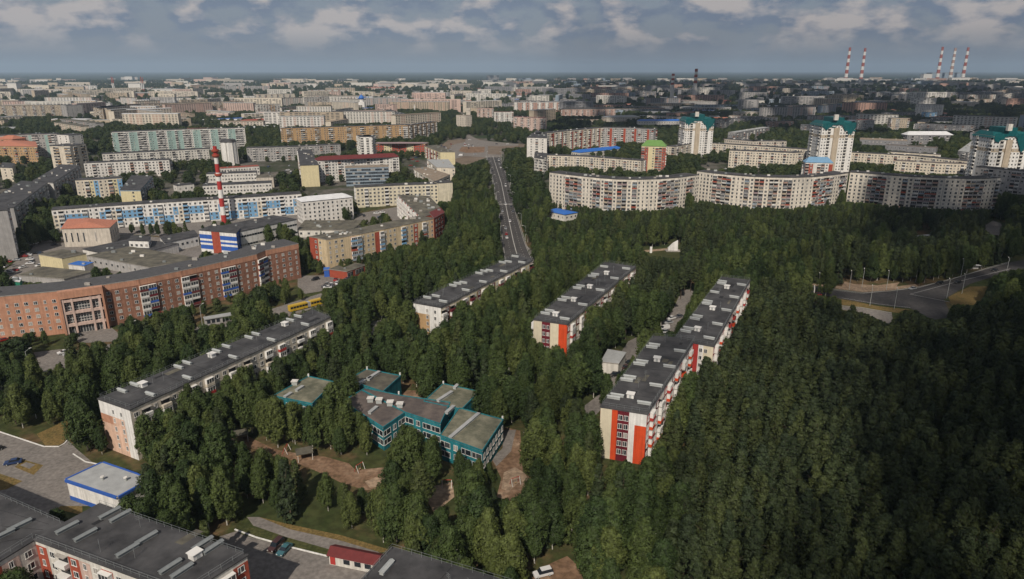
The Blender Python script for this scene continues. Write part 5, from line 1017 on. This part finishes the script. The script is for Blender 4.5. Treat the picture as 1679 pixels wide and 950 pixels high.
# monument: white leaning slab on a mound
x, y = G(1104, 412); r = root('monument', (x, y, 0), 'white leaning stone monument on the little plaza in the wood', 'monument')
m = MB(); m.v = [(-3.4, -1, 0), (2.6, -1, 0), (2.6, 1, 0), (-3.4, 1, 0), (-.6, -.8, 5.2), (2.4, -.8, 7), (2.4, .8, 7), (-.6, .8, 5.2), (-3.6, -1, 2.0), (-3.6, 1, 2.0)]
for f in ((0, 1, 5, 4, 8), (2, 3, 9, 7, 6), (1, 2, 6, 5), (4, 5, 6, 7), (8, 4, 7, 9), (0, 8, 9, 3)): m.f.append(f); m.m.append(m.mi('white_paint'))
m.build('slab', r); m = MB(); m.cbox(-5, -2.5, 0, 4, 2.5, .6, 'concrete'); m.build('plinth', r); BLOCK.append([(x - 8, y - 8), (x + 8, y - 8), (x + 8, y + 8), (x - 8, y + 8)]); KEEP.append(([(1097, 413), (1112, 413), (1112, 394), (1097, 396)], 1e9))
x, y = G(1067, 415); r = root('stele', (x, y, 0), 'small white stele on the left of the memorial plaza', 'monument'); m = MB(); m.cbox(-.7, -.4, 0, .7, .4, 4.0, 'white_paint'); m.build('slab', r)
x, y = G(680, 187); r = root('monument', (x, y, 0), 'pale statue on a column before the dark park far left of the avenue', 'monument'); m = MB(); m.tube((0, 0, 0), (0, 0, 16), 1.6, 1.4, 'white_paint', 8); m.build('column', r); m = MB(); m.tube((0, 0, 16), (0, 0, 22), 1.5, .8, 'white_paint', 8); m.tube((0, 0, 22), (0, 0, 24), .9, .7, 'white_paint', 8); m.build('figure', r)
# street lamps
lm = MB(); lm.tube((0, 0, 0), (0, 0, 9.5), .13, .08, 'galv', 6); lpole = lm.mesh('pole'); lm = MB(); lm.tube((0, 0, 9.4), (1.8, 0, 10.1), .07, .05, 'galv', 5); larm = lm.mesh('arm'); lm = MB(); lm.cbox(1.6, -.18, 9.95, 2.5, .18, 10.15, 'white'); lhead = lm.mesh('lamp_head')
def lamp(px, py, rz, label, group, k=1.0):
    x, y = G(px, py); r = root('street_lamp', (x, y, .1), label, 'street lamp', group, rz); r.scale = (k,) * 3
    for nm, me in (('pole', lpole), ('arm', larm), ('lamp_head', lhead)): link(bpy.data.objects.new(nm, me), r)
for y in (262, 270, 279, 290, 303, 318, 334, 352, 372, 394):
    lamp(mid(y, -.06), y, 0, 'street lamp on the left kerb of the avenue', 'lamps along the left kerb of the avenue'); lamp(mid(y, 1.06), y, math.pi, 'street lamp on the right kerb of the avenue', 'lamps along the right kerb of the avenue')
for px, py, l in ((1392, 476, 'lamp pole before the pavement at the left of the junction'), (1413, 472, 'second lamp pole at the pavement of the junction'), (1453, 476, 'lamp pole beside the pale pavement, a wire to its right'), (1501, 463, 'tall curved lamp on the far side of the junction road'), (1466, 507, 'lamp pole on the grass verge nearest the forest, right one'), (1426, 502, 'lamp pole on the grass verge nearest the forest, left one'), (1552, 490, 'lamp at the near end of the zebra crossing'), (1577, 482, 'lamp right of the zebra crossing'), (1613, 440, 'lamp on the far right roadside'), (1575, 455, 'lamp in the middle of the far right roadside'), (1649, 452, 'lamp on the near right roadside'),
                  (1340, 480, 'lamp pole at the left end of the junction'), (865, 398, 'lamp at the bend beside the pines'), (884, 405, 'second lamp at the bend beside the pines'), (784, 405, 'lamp left of the avenue end with a park path'), (50, 615, 'grey pole beside the small lot at left'), (221, 566, 'grey pole on the verge before the brick block'), (306, 538, 'lamp left of the bus stop pavilion'), (332, 535, 'lamp touching the bus stop pavilion'), (675, 448, 'lamp on the street behind the buff block trees'), (784, 440, 'lamp beside the white and yellow block roof')):
    lamp(px, py, 1.2, l, None)
r = root('bus_shelter', (*G(1599, 443), .1), 'small pale bus shelter on the far right roadside', 'bus shelter'); m = MB(); m.cbox(-3, 0, 2.4, 3, 2, 2.6, 'white_roof'); m.build('roof', r); m = MB(); m.cbox(-2.9, 1.8, 0, 2.9, 1.9, 2.4, 'white'); m.build('wall', r)
for sx in (-2.8, 2.7): m = MB(); m.cbox(sx, .1, 0, sx + .1, .2, 2.4, 'metal'); m.build('post', r)
r = root('billboard', (*G(1333, 489), .1), 'white billboard frame at the left of the junction', 'billboard', rz=1.2); m = MB(); m.cbox(-3, -.2, 2.5, 3, .2, 6, 'white'); m.build('panel', r); m = MB(); m.cbox(-.2, -.2, 0, .2, .2, 2.5, 'metal'); m.build('post', r)
r = root('kiosk', (*G(866, 345), .1), 'white canopy kiosk right of the avenue crossing', 'kiosk'); m = MB(); m.cbox(-3, -2, 0, 3, 2, 3, 'white'); m.build('wall', r); m = MB(); m.cbox(-3.4, -2.4, 3, 3.4, 2.4, 3.4, 'white_roof'); m.build('roof', r); KEEP.append(([(859, 336), (872, 336), (872, 345), (860, 345)], 1e9))
r = root('shed', (*G(1520, 396), .1), 'low shed with a pale roof edge in the dark wood at right', 'shed', rz=.3); m = MB(); m.cbox(-10, -4, 0, 10, 4, 3, 'dim'); m.build('wall', r); m = MB(); m.cbox(-10.6, -4.6, 3, 10.6, 4.6, 3.4, 'pale_roof'); m.build('roof', r); KEEP.append(([(1496, 382), (1525, 377), (1535, 388), (1500, 388)], 1e9))
# ------------------------------------------------------------------ trees
def leafmat(name, a, b, c, tr=.25):
    m = bpy.data.materials.new(name); m.use_nodes = True; t = m.node_tree; bs = t.nodes['Principled BSDF']; bs.inputs['Roughness'].default_value = .65; bs.inputs['Specular IOR Level'].default_value = .25
    oi = nd(t, 'ShaderNodeObjectInfo'); r = ramp(t, oi.outputs['Random'], [(0, a), (.5, b), (1, c)])
    co = nd(t, 'ShaderNodeTexCoord'); n = nd(t, 'ShaderNodeTexNoise', I_Scale=1.1, I_Detail=4.0); t.links.new(co.outputs['Object'], n.inputs[0]); r2 = ramp(t, n.outputs[0], [(.33, .52), (.67, 1.5)])
    mm = nd(t, 'ShaderNodeMix', data_type='RGBA', blend_type='MULTIPLY'); mm.inputs[0].default_value = 1; t.links.new(r.outputs[0], mm.inputs[6]); t.links.new(r2.outputs[0], mm.inputs[7]); t.links.new(mm.outputs[2], bs.inputs['Base Color'])
    tl = nd(t, 'ShaderNodeBsdfTranslucent'); t.links.new(mm.outputs[2], tl.inputs[0]); mx = nd(t, 'ShaderNodeMixShader'); mx.inputs[0].default_value = tr
    t.links.new(bs.outputs[0], mx.inputs[1]); t.links.new(tl.outputs[0], mx.inputs[2]); t.links.new(mx.outputs[0], t.nodes['Material Output'].inputs[0]); MATS[name] = m
leafmat('leaf_birch', (.030, .052, .015), (.052, .078, .021), (.090, .112, .030)); leafmat('leaf_pine', (.026, .040, .016), (.036, .050, .017), (.052, .066, .019), .12); leafmat('leaf_city', (.026, .044, .014), (.042, .062, .018), (.070, .086, .024))
def crown_mesh(seed, kind, hh, rad, zb, ncl, per, s):
    g = np.random.default_rng(seed); V = []
    lob = g.uniform(0, 6.28, 4); la = g.uniform(.1, .30, 4)
    n = ncl; u = g.random(n); ph = g.uniform(0, 2 * np.pi, n)
    if kind == 'birch': z = u ** .9; e_ = [.72, .9, 1.15][seed % 3]; prof = np.sin(np.pi * np.clip(z * .80 + .12, 0, 1) ** e_) ** (.6 + .1 * (seed % 4)) * (1 - .2 * z) + .10 * np.sin(9 * z + seed) * (1 - z)
    elif kind == 'pine': z = u; prof = (1.0 - z) ** (.45 + .25 * (seed % 3) / 2) * (.45 + .55 * np.minimum(1, z * 4 + .3))
    elif kind == 'spruce': z = u ** 1.3; prof = (1.02 - z) ** .95
    else: z = u; prof = np.sqrt(np.clip(1 - (2 * z - 1) ** 2 * .9, 0, 1))
    rr = rad * prof * (1 + sum(la[k] * np.sin((k + 1) * ph + lob[k] + 3 * z) for k in range(4))) * (g.random(n) ** .35)
    C = np.stack([rr * np.cos(ph), rr * np.sin(ph), zb + z * (hh - zb)], 1); C += g.normal(0, .18, C.shape)
    cr = {'birch': .62, 'pine': .72, 'spruce': .6, 'city': 1.0}[kind] * g.uniform(.6, 1.25, n) * rad / 3
    d = g.normal(0, 1, (n, per, 3)); d /= np.linalg.norm(d, axis=2, keepdims=True)
    sq = np.array([1, 1, 1.7 if kind == 'birch' else .6])
    Pc = C[:, None, :] + d * cr[:, None, None] * sq * g.uniform(.6, 1, (n, per, 1))
    out = d * .8 + np.stack([np.cos(ph) * .6, np.sin(ph) * .6, np.full(n, .45)], 1)[:, None, :] + g.normal(0, .35, d.shape); out /= np.linalg.norm(out, axis=2, keepdims=True)
    ref = g.normal(0, 1, d.shape)
    if kind == 'birch': ref[:, :, 2] *= .4
    a = np.cross(out, ref); a /= np.linalg.norm(a, axis=2, keepdims=True) + 1e-6; b = np.cross(out, a)
    sz = s * g.uniform(.6, 1.3, (n, per, 1)); p0 = Pc - a * sz * .5 - b * sz * .3; p1 = Pc + a * sz * .5 - b * sz * .3; p2 = Pc + b * sz * (.9 if kind != 'birch' else 1.1) + g.normal(0, .1, d.shape) * s
    V = np.stack([p0, p1, p2], 2).reshape(-1, 3); nf = len(V) // 3; me = bpy.data.meshes.new('crown'); me.vertices.add(len(V)); me.vertices.foreach_set('co', V.astype('f').ravel())
    me.loops.add(len(V)); me.loops.foreach_set('vertex_index', np.arange(len(V), dtype='i')); me.polygons.add(nf); me.polygons.foreach_set('loop_start', np.arange(0, len(V), 3, dtype='i')); me.polygons.foreach_set('loop_total', np.full(nf, 3, 'i'))
    me.materials.append(MATS['leaf_' + {'spruce': 'pine'}.get(kind, kind)]); me.update(); me.validate(); return me
def trunk_mesh(seed, hh, zb, kind):
    rg2 = random.Random(seed); m = MB(); mt = 'birch_bark' if kind == 'birch' else 'bark'; p = Vector((0, 0, -.2)); k = 4; r0 = .15 if kind == 'birch' else .2
    pts = [Vector((rg2.uniform(-.25, .25) * i, rg2.uniform(-.25, .25) * i, hh * .92 * i / k)) for i in range(k + 1)]
    for i in range(k): m.tube(pts[i], pts[i + 1], r0 * (1 - .85 * i / k), r0 * (1 - .85 * (i + 1) / k), mt, 6, cap=i == k - 1)
    for i in range(7):
        z = zb + (hh - zb) * rg2.uniform(.05, .75); f = z / (hh * .92) * k; j = min(k - 1, int(f)); q = pts[j].lerp(pts[j + 1], f - j); a = rg2.uniform(0, 6.28); l = rg2.uniform(1.2, 2.2); m.tube(q, q + Vector((math.cos(a) * l, math.sin(a) * l, l * .7)), .05, .02, mt, 4, cap=False)
    return m.mesh('trunk')
KINDS = {}
def mk_kind(k, kind, n, hh, rad, zb, ncl, per, s):
    KINDS[k] = []
    for i in range(n): f = 1 + .1 * ((i % 3) - 1); KINDS[k].append((crown_mesh(100 * len(KINDS) + i, kind, hh, rad * f, zb * (1 + .15 * (i % 2)), ncl, per, s), trunk_mesh(i + 50, hh, zb, kind)))
mk_kind('birch_tree', 'birch', 9, 16, 3.25, 2.8, 400, 28, .36)
mk_kind('pine_tree', 'pine', 8, 16, 2.5, 6.0, 260, 26, .34)
mk_kind('spruce_tree', 'spruce', 3, 15, 2.8, 1.0, 170, 20, .55)
mk_kind('broadleaf_tree', 'city', 6, 12, 4.1, 1.6, 170, 18, .8)
# where they stand
g = np.random.default_rng(5)
def cells(x0, x1, y0, y1, s, jit=.42):
    X, Y = np.meshgrid(np.arange(x0, x1, s), np.arange(y0, y1, s)); X = X.ravel() + g.uniform(-jit, jit, X.size) * s; Y = Y.ravel() + g.uniform(-jit, jit, Y.size) * s
    return X, Y
def proj(X, Y, Z):
    dep = Y * cp - (Z - H) * sp; up = Y * sp + (Z - H) * cp; return CX + F * X / dep, CY - F * up / dep
def vnoise(X, Y, s, seed=0):
    r = np.zeros(X.shape); gg = np.random.default_rng(seed)
    for k in range(9):
        a = gg.uniform(0, 6.28); f = gg.uniform(.5, 1.6) / s; r += np.sin(2 * np.pi * f * (X * np.cos(a) + Y * np.sin(a)) + gg.uniform(0, 6.28))
    return r / 3
XN, YN = cells(-420, 560, 85, 575, 5.6); XM, YM = cells(-1500, 1700, 575, 2300, 11.0); XF, YF = cells(-4200, 4800, 2300, 7000, 42.0)
PINE_R = [(1120, 1200), (1112, 800), (1150, 640), (1215, 560), (1245, 500), (1300, 520), (1380, 540), (1460, 560), (1760, 540), (1900, 1200)]
a_, b_2 = proj(XN, YN, np.zeros_like(XN)); q_ = ~inpoly(a_, b_2, PINE_R); XN, YN = XN[q_], YN[q_]
XP, YP = cells(0, 520, 85, 420, 4.0); a_, b_2 = proj(XP, YP, np.zeros_like(XP)); q_ = inpoly(a_, b_2, PINE_R); XN, YN = np.concatenate([XN, XP[q_]]), np.concatenate([YN, YP[q_]])
for Qr, off, st3 in ((Q1, 4.2, 3.6), (Q3, 4.4, 4), (Q2, 4.4, 4)):      # rows of birches close along the long sides
    a3, b3 = Vector(Qr[1]), Vector(Qr[2]); t3 = (b3 - a3).normalized(); n3 = Vector((t3.y, -t3.x)); k3 = np.arange(2, (b3 - a3).length - 6, st3)
    for o3 in (off, off + 4.5): XN = np.concatenate([XN, a3.x + t3.x * k3 + n3.x * (o3 + g.uniform(-.4, .4, len(k3)))]); YN = np.concatenate([YN, a3.y + t3.y * k3 + n3.y * (o3 + g.uniform(-.4, .4, len(k3)))])
X = np.concatenate([XN, XM, XF]); Y = np.concatenate([YN, YM, YF]); zone = np.concatenate([np.zeros(len(XN)), np.ones(len(XM)), np.full(len(XF), 2)]).astype(int)
PX, PY = proj(X, Y, np.zeros_like(X)); ok = (PX > -60) & (PX < 1740) & (PY < 1130)
X, Y, zone, PX, PY = X[ok], Y[ok], zone[ok], PX[ok], PY[ok]
ok = np.ones(len(X), bool)
for P in BLOCK:
    xs = [p[0] for p in P]; ys_ = [p[1] for p in P]; bb = (X > min(xs)) & (X < max(xs)) & (Y > min(ys_)) & (Y < max(ys_))
    if bb.any(): idx = np.where(bb)[0]; ok[idx[inpoly(X[idx], Y[idx], P)]] = False
nz = vnoise(X, Y, 130, 3); rnd = g.random(len(X))
courts = inpoly(PX, PY, [(-80, 660), (60, 600), (210, 575), (420, 528), (560, 490), (740, 390), (748, 258), (-80, 250)])
avegrove = inpoly(PX, PY, [(700, 400), (735, 340), (742, 280), (790, 262), (822, 400), (830, 440), (700, 440)]) | inpoly(PX, PY, [(822, 258), (862, 240), (900, 350), (870, 400), (850, 350)])
thin = courts & ~avegrove
ok &= ~(thin & (rnd < .34)); ok &= ~((zone == 1) & (nz < -.55 + .3 * rnd) & ~avegrove); ok &= ~((zone == 1) & (rnd > .85)); ok &= ~((zone == 2) & (nz < .05))
ok &= ~((zone == 0) & ~thin & (rnd < .06))
X, Y, zone, PX, PY, thin = X[ok], Y[ok], zone[ok], PX[ok], PY[ok], thin[ok]; n = len(X)
rnd = g.random(n); nz = vnoise(X, Y, 60, 8)
pineR = inpoly(PX, PY, [(1120, 1200), (1112, 800), (1150, 640), (1215, 560), (1245, 500), (1300, 520), (1380, 540), (1460, 560), (1760, 540), (1900, 1200)])
pineM = inpoly(PX, PY, [(860, 400), (880, 360), (950, 365), (1300, 360), (1680, 380), (1680, 440), (1340, 462), (1300, 440), (1120, 430), (1050, 420), (900, 425)])
pineC = inpoly(PX, PY, [(990, 480), (1060, 450), (1150, 430), (1180, 450), (1110, 520), (1000, 570), (960, 560)])
kind = np.zeros(n, int)      # 0 birch 1 pine 2 spruce 3 broadleaf
kind[pineR & (rnd < .93)] = 1; kind[pineM & (rnd < .6)] = 1; kind[pineC & (rnd < .75)] = 1; kind[(kind == 0) & (zone == 0) & (rnd > .90)] = 2; kind[(kind == 0) & (zone == 0) & (rnd < .07)] = 1
kind[(kind == 0) & (rnd > .55) & (rnd < .75) & (zone == 0) & thin] = 3; kind[(zone > 0)] = 3
S = g.uniform(.74, 1.14, n) * (1 + .1 * nz); S[kind == 1] = g.uniform(.76, 1.16, (kind == 1).sum()); sm_ = (zone == 0) & (kind == 0) & (g.random(n) < .12); S[sm_] *= g.uniform(.45, .7, sm_.sum()); S[zone == 1] = g.uniform(.7, 1.15, (zone == 1).sum()); S[zone == 2] = g.uniform(1.3, 2.0, (zone == 2).sum()); S[thin & (zone == 0)] *= .8
HH = np.array([16, 16, 15, 12])[kind]; RR_ = np.array([2.6, 2.6, 2.2, 3.4])[kind]
def covered(S, idx):
    res = np.zeros(len(idx), bool); D = np.hypot(X[idx], Y[idx]); smp = []
    for fx, fz in ((0, .98), (0, .75), (0, .5), (-.8, .6), (.8, .6), (-.4, .85), (.4, .85), (-.7, .3), (.7, .3), (0, .05)):
        smp.append(proj(X[idx] + fx * RR_[idx] * S[idx], Y[idx], fz * HH[idx] * S[idx]))
    for P, d in KEEP:
        xs = [p[0] for p in P]; ys_ = [p[1] for p in P]; a, b, c, e = min(xs), max(xs), min(ys_), max(ys_)
        for u, v in smp:
            bb = (u > a) & (u < b) & (v > c) & (v < e) & (D < d + 2) & ~res
            if bb.any(): k = np.where(bb)[0]; res[k[inpoly(u[k], v[k], P)]] = True
    return res
act = np.where(zone < 2)[0]
for st_ in range(10):
    cv = covered(S, act); act = act[cv]
    if st_ < 9: S[act] *= g.uniform(.86, .94, len(act))
    S_last = act
ok = np.ones(n, bool); ok[act] = False
ok &= ~((S < .36) & (zone == 0) & (g.random(n) < .5))
X, Y, zone, kind, S, PX, PY = X[ok], Y[ok], zone[ok], kind[ok], S[ok], PX[ok], PY[ok]; n = len(X); ROT = g.uniform(0, 6.28, n); VAR = g.integers(0, 60, n)
print('trees', n, [(int((kind == k).sum())) for k in range(4)])
# the largest 300 of each kind as things of their own, the rest as one wood
names = ['birch_tree', 'pine_tree', 'spruce_tree', 'broadleaf_tree']
words = [('birch tree', 'birch'), ('pine tree', 'pine'), ('spruce tree', 'spruce'), ('broadleaf tree', 'leafy tree')]
def place(x, y):
    px, py = PJ(x, y, 0)
    if px > 1120 and py > 560: return 'in the dense forest right of the orange and maroon block'
    if px < 150 and py > 560: return 'along the yard at the left edge'
    if py > 820: return 'in the foreground belt before the kindergarten'
    if px > 860 and py > 640: return 'left of the orange and maroon end wall'
    if px > 1300: return 'by the junction on the right'
    if py < 470: return 'in the wood below the curved nine storey blocks' if px > 850 else 'in the streets of the left quarter'
    if px > 850: return 'between the three dark roofed blocks'
    if px < 560 and py < 640: return 'before the long brick block'
    return 'around the teal kindergarten'
look = lambda s: 'tall' if s > .95 else ('middling' if s > .75 else 'small')
single = np.zeros(n, bool); srcs = {}
vis = (PX > -20) & (PX < 1700)
for k in range(4):
    idx = np.where((kind == k) & vis)[0]; size = S[idx] / np.hypot(Y[idx], 95); idx = idx[np.argsort(-size)][:300]
    for j in idx:
        me_c, me_t = KINDS[names[k]][VAR[j] % len(KINDS[names[k]])]; pl = place(X[j], Y[j]); lb = '%s %s %s' % (look(S[j]), words[k][0], pl)
        r = root(names[k], (X[j], Y[j], 0), lb, 'tree', lb.replace(' tree ', ' trees '), ROT[j]); r.scale = (S[j] * g.uniform(.9, 1.1),) * 2 + (S[j],)
        c = link(bpy.data.objects.new('crown', me_c), r); t_ = link(bpy.data.objects.new('trunk', me_t), r); srcs.setdefault((k, VAR[j] % len(KINDS[names[k]])), (c, t_)); single[j] = True
rest = np.where(~single)[0]; order = sorted(srcs)
me = bpy.data.meshes.new('woodland'); me.vertices.add(len(rest)); me.vertices.foreach_set('co', np.stack([X[rest], Y[rest], np.zeros(len(rest))], 1).astype('f').ravel())
pos = {q: i for i, q in enumerate(order)}; pick = np.array([pos.get((kind[j], VAR[j] % len(KINDS[names[kind[j]]])), pos[[q for q in order if q[0] == kind[j]][0]]) for j in rest], 'i')
a = me.attributes.new('pick', 'INT', 'POINT'); a.data.foreach_set('value', pick); a = me.attributes.new('size', 'FLOAT', 'POINT'); a.data.foreach_set('value', S[rest].astype('f')); a = me.attributes.new('turn', 'FLOAT', 'POINT'); a.data.foreach_set('value', ROT[rest].astype('f'))
wo_ = link(bpy.data.objects.new('woodland', me)); tag(wo_, 'the rest of the birch, pine and street trees that fill the woods and courtyards', 'trees', None, 'stuff')
gn = bpy.data.node_groups.new('woodland', 'GeometryNodeTree'); gn.interface.new_socket('Geometry', in_out='INPUT', socket_type='NodeSocketGeometry'); gn.interface.new_socket('Geometry', in_out='OUTPUT', socket_type='NodeSocketGeometry')
gi = gn.nodes.new('NodeGroupInput'); go = gn.nodes.new('NodeGroupOutput'); iop = gn.nodes.new('GeometryNodeInstanceOnPoints'); jn = gn.nodes.new('GeometryNodeJoinGeometry'); L_ = gn.links.new
for q in reversed(order):
    j2 = gn.nodes.new('GeometryNodeJoinGeometry')
    for o_ in srcs[q]: oi = gn.nodes.new('GeometryNodeObjectInfo'); oi.transform_space = 'ORIGINAL'; oi.inputs['Object'].default_value = o_; L_(oi.outputs['Geometry'], j2.inputs[0])
    g2_ = gn.nodes.new('GeometryNodeGeometryToInstance'); L_(j2.outputs[0], g2_.inputs[0]); L_(g2_.outputs[0], jn.inputs[0])
def na(nm, ty): q = gn.nodes.new('GeometryNodeInputNamedAttribute'); q.data_type = ty; q.inputs[0].default_value = nm; return q.outputs[0]
L_(gi.outputs[0], iop.inputs['Points']); L_(jn.outputs[0], iop.inputs['Instance']); iop.inputs['Pick Instance'].default_value = True; L_(na('pick', 'INT'), iop.inputs['Instance Index'])
cx_ = gn.nodes.new('ShaderNodeCombineXYZ'); L_(na('turn', 'FLOAT'), cx_.inputs[2]); L_(cx_.outputs[0], iop.inputs['Rotation']); L_(na('size', 'FLOAT'), iop.inputs['Scale']); L_(iop.outputs[0], go.inputs[0])
md = wo_.modifiers.new('woodland', 'NODES'); md.node_group = gn
# ------------------------------------------------------------------ unseen clouds shaped to shade parts of the town (behind and above the viewer)
M('cloud_mat', (.62, .62, .64), rough=1, var=.05, spec=0)
def ico():
    import bmesh
    b = bmesh.new(); bmesh.ops.create_icosphere(b, subdivisions=1, radius=1); v = np.array([x.co[:] for x in b.verts]); f = np.array([[q.index for q in x.verts] for x in b.faces]); b.free(); return v, f
IV, IF = ico()
def cloud(label, alt, dens, x0, x1, y0, y1, step, rad, seed, thick):
    gg = np.random.default_rng(seed); Xc, Yc = np.meshgrid(np.arange(x0, x1, step), np.arange(y0, y1, step)); Xc = Xc.ravel() + gg.uniform(-.5, .5, Xc.size) * step; Yc = Yc.ravel() + gg.uniform(-.5, .5, Yc.size) * step
    d = dens(Xc, Yc); k = gg.random(len(Xc)) < d; Xc, Yc, d = Xc[k], Yc[k], d[k]
    A_ = alt + gg.uniform(0, 1, len(Xc)) * thick * (.3 + d); s = sun_v / sun_v.z
    Cx = Xc + s.x * A_; Cy = Yc + s.y * A_; rr = rad * gg.uniform(.6, 1.25, len(Xc)) * (.55 + .6 * np.clip(d, 0, 1))
    V = (IV[None] * rr[:, None, None] * np.array([1, 1, .7]) + np.stack([Cx, Cy, A_], 1)[:, None, :]).reshape(-1, 3); Fc = (IF[None] + (np.arange(len(Xc)) * len(IV))[:, None, None]).reshape(-1, 3)
    me = bpy.data.meshes.new('cloud'); me.from_pydata(V.tolist(), [], Fc.tolist()); me.materials.append(MATS['cloud_mat']); o = link(bpy.data.objects.new('cloud', me)); o['kind'] = 'structure'; print('cloud', len(Xc)); return o
def sm(x, a, b): t = np.clip((x - a) / (b - a), 0, 1); return t * t * (3 - 2 * t)
def dn(Xc, Yc):
    u, v = proj(Xc, Yc, np.zeros_like(Xc)); 
    lowr = sm(u + (v - 500) * .12, 1060, 1640) * (1 - .3 * sm(-v, -560, -500))                           # deepening to the right and the lower right corner
    r = lowr * sm(v, 330, 400); r2 = sm(u, 1375, 1440) * sm(v, 300, 330) * sm(-v, -430, -385)
    r = np.maximum(r, r2); r = np.maximum(r, .95 * sm(u, 1380, 1440) * sm(v, 268, 280) * 0)
    cent = .18 * sm(u, 650, 1000) * sm(v, 420, 520)
    return np.clip(np.maximum(r, cent), 0, .97) * .8
cloud('near', 1150, dn, -100, 560, 60, 700, 7.5, 6.8, 2, 60)
def df(Xc, Yc):
    u, v = proj(Xc, Yc, np.zeros_like(Xc)); w = vnoise(Xc, Yc, 700, 21)
    a = sm(u + w * 40, 840, 960) * sm(-(v + w * 4), -236, -210) * sm(v, 133, 138)
    b = sm(-(v + w * 1.5), -137, -130) * sm(v, 121, 123) * .9 * (u < 1150)
    return np.clip(np.maximum(a, b), 0, 1) * .62
cloud('far', 1300, df, -3200, 4200, 850, 9000, 46, 40, 3, 200)
HAZE = 5.5e-5
# ------------------------------------------------------------------ haze
hm = bpy.data.materials.new('haze'); hm.use_nodes = True; t = hm.node_tree; t.nodes.clear(); pv = nd(t, 'ShaderNodeVolumePrincipled'); pv.inputs['Density'].default_value = HAZE; pv.inputs['Color'].default_value = (.56, .74, .93, 1); pv.inputs['Anisotropy'].default_value = 0
ou = nd(t, 'ShaderNodeOutputMaterial'); t.links.new(pv.outputs[0], ou.inputs['Volume']); MATS['haze'] = hm
m = MB(); m.cbox(-34500, -4500, -1.2, 34500, 42500, 420, 'haze'); m.build('haze')['kind'] = 'stuff'
print('objects', len(SC.objects))
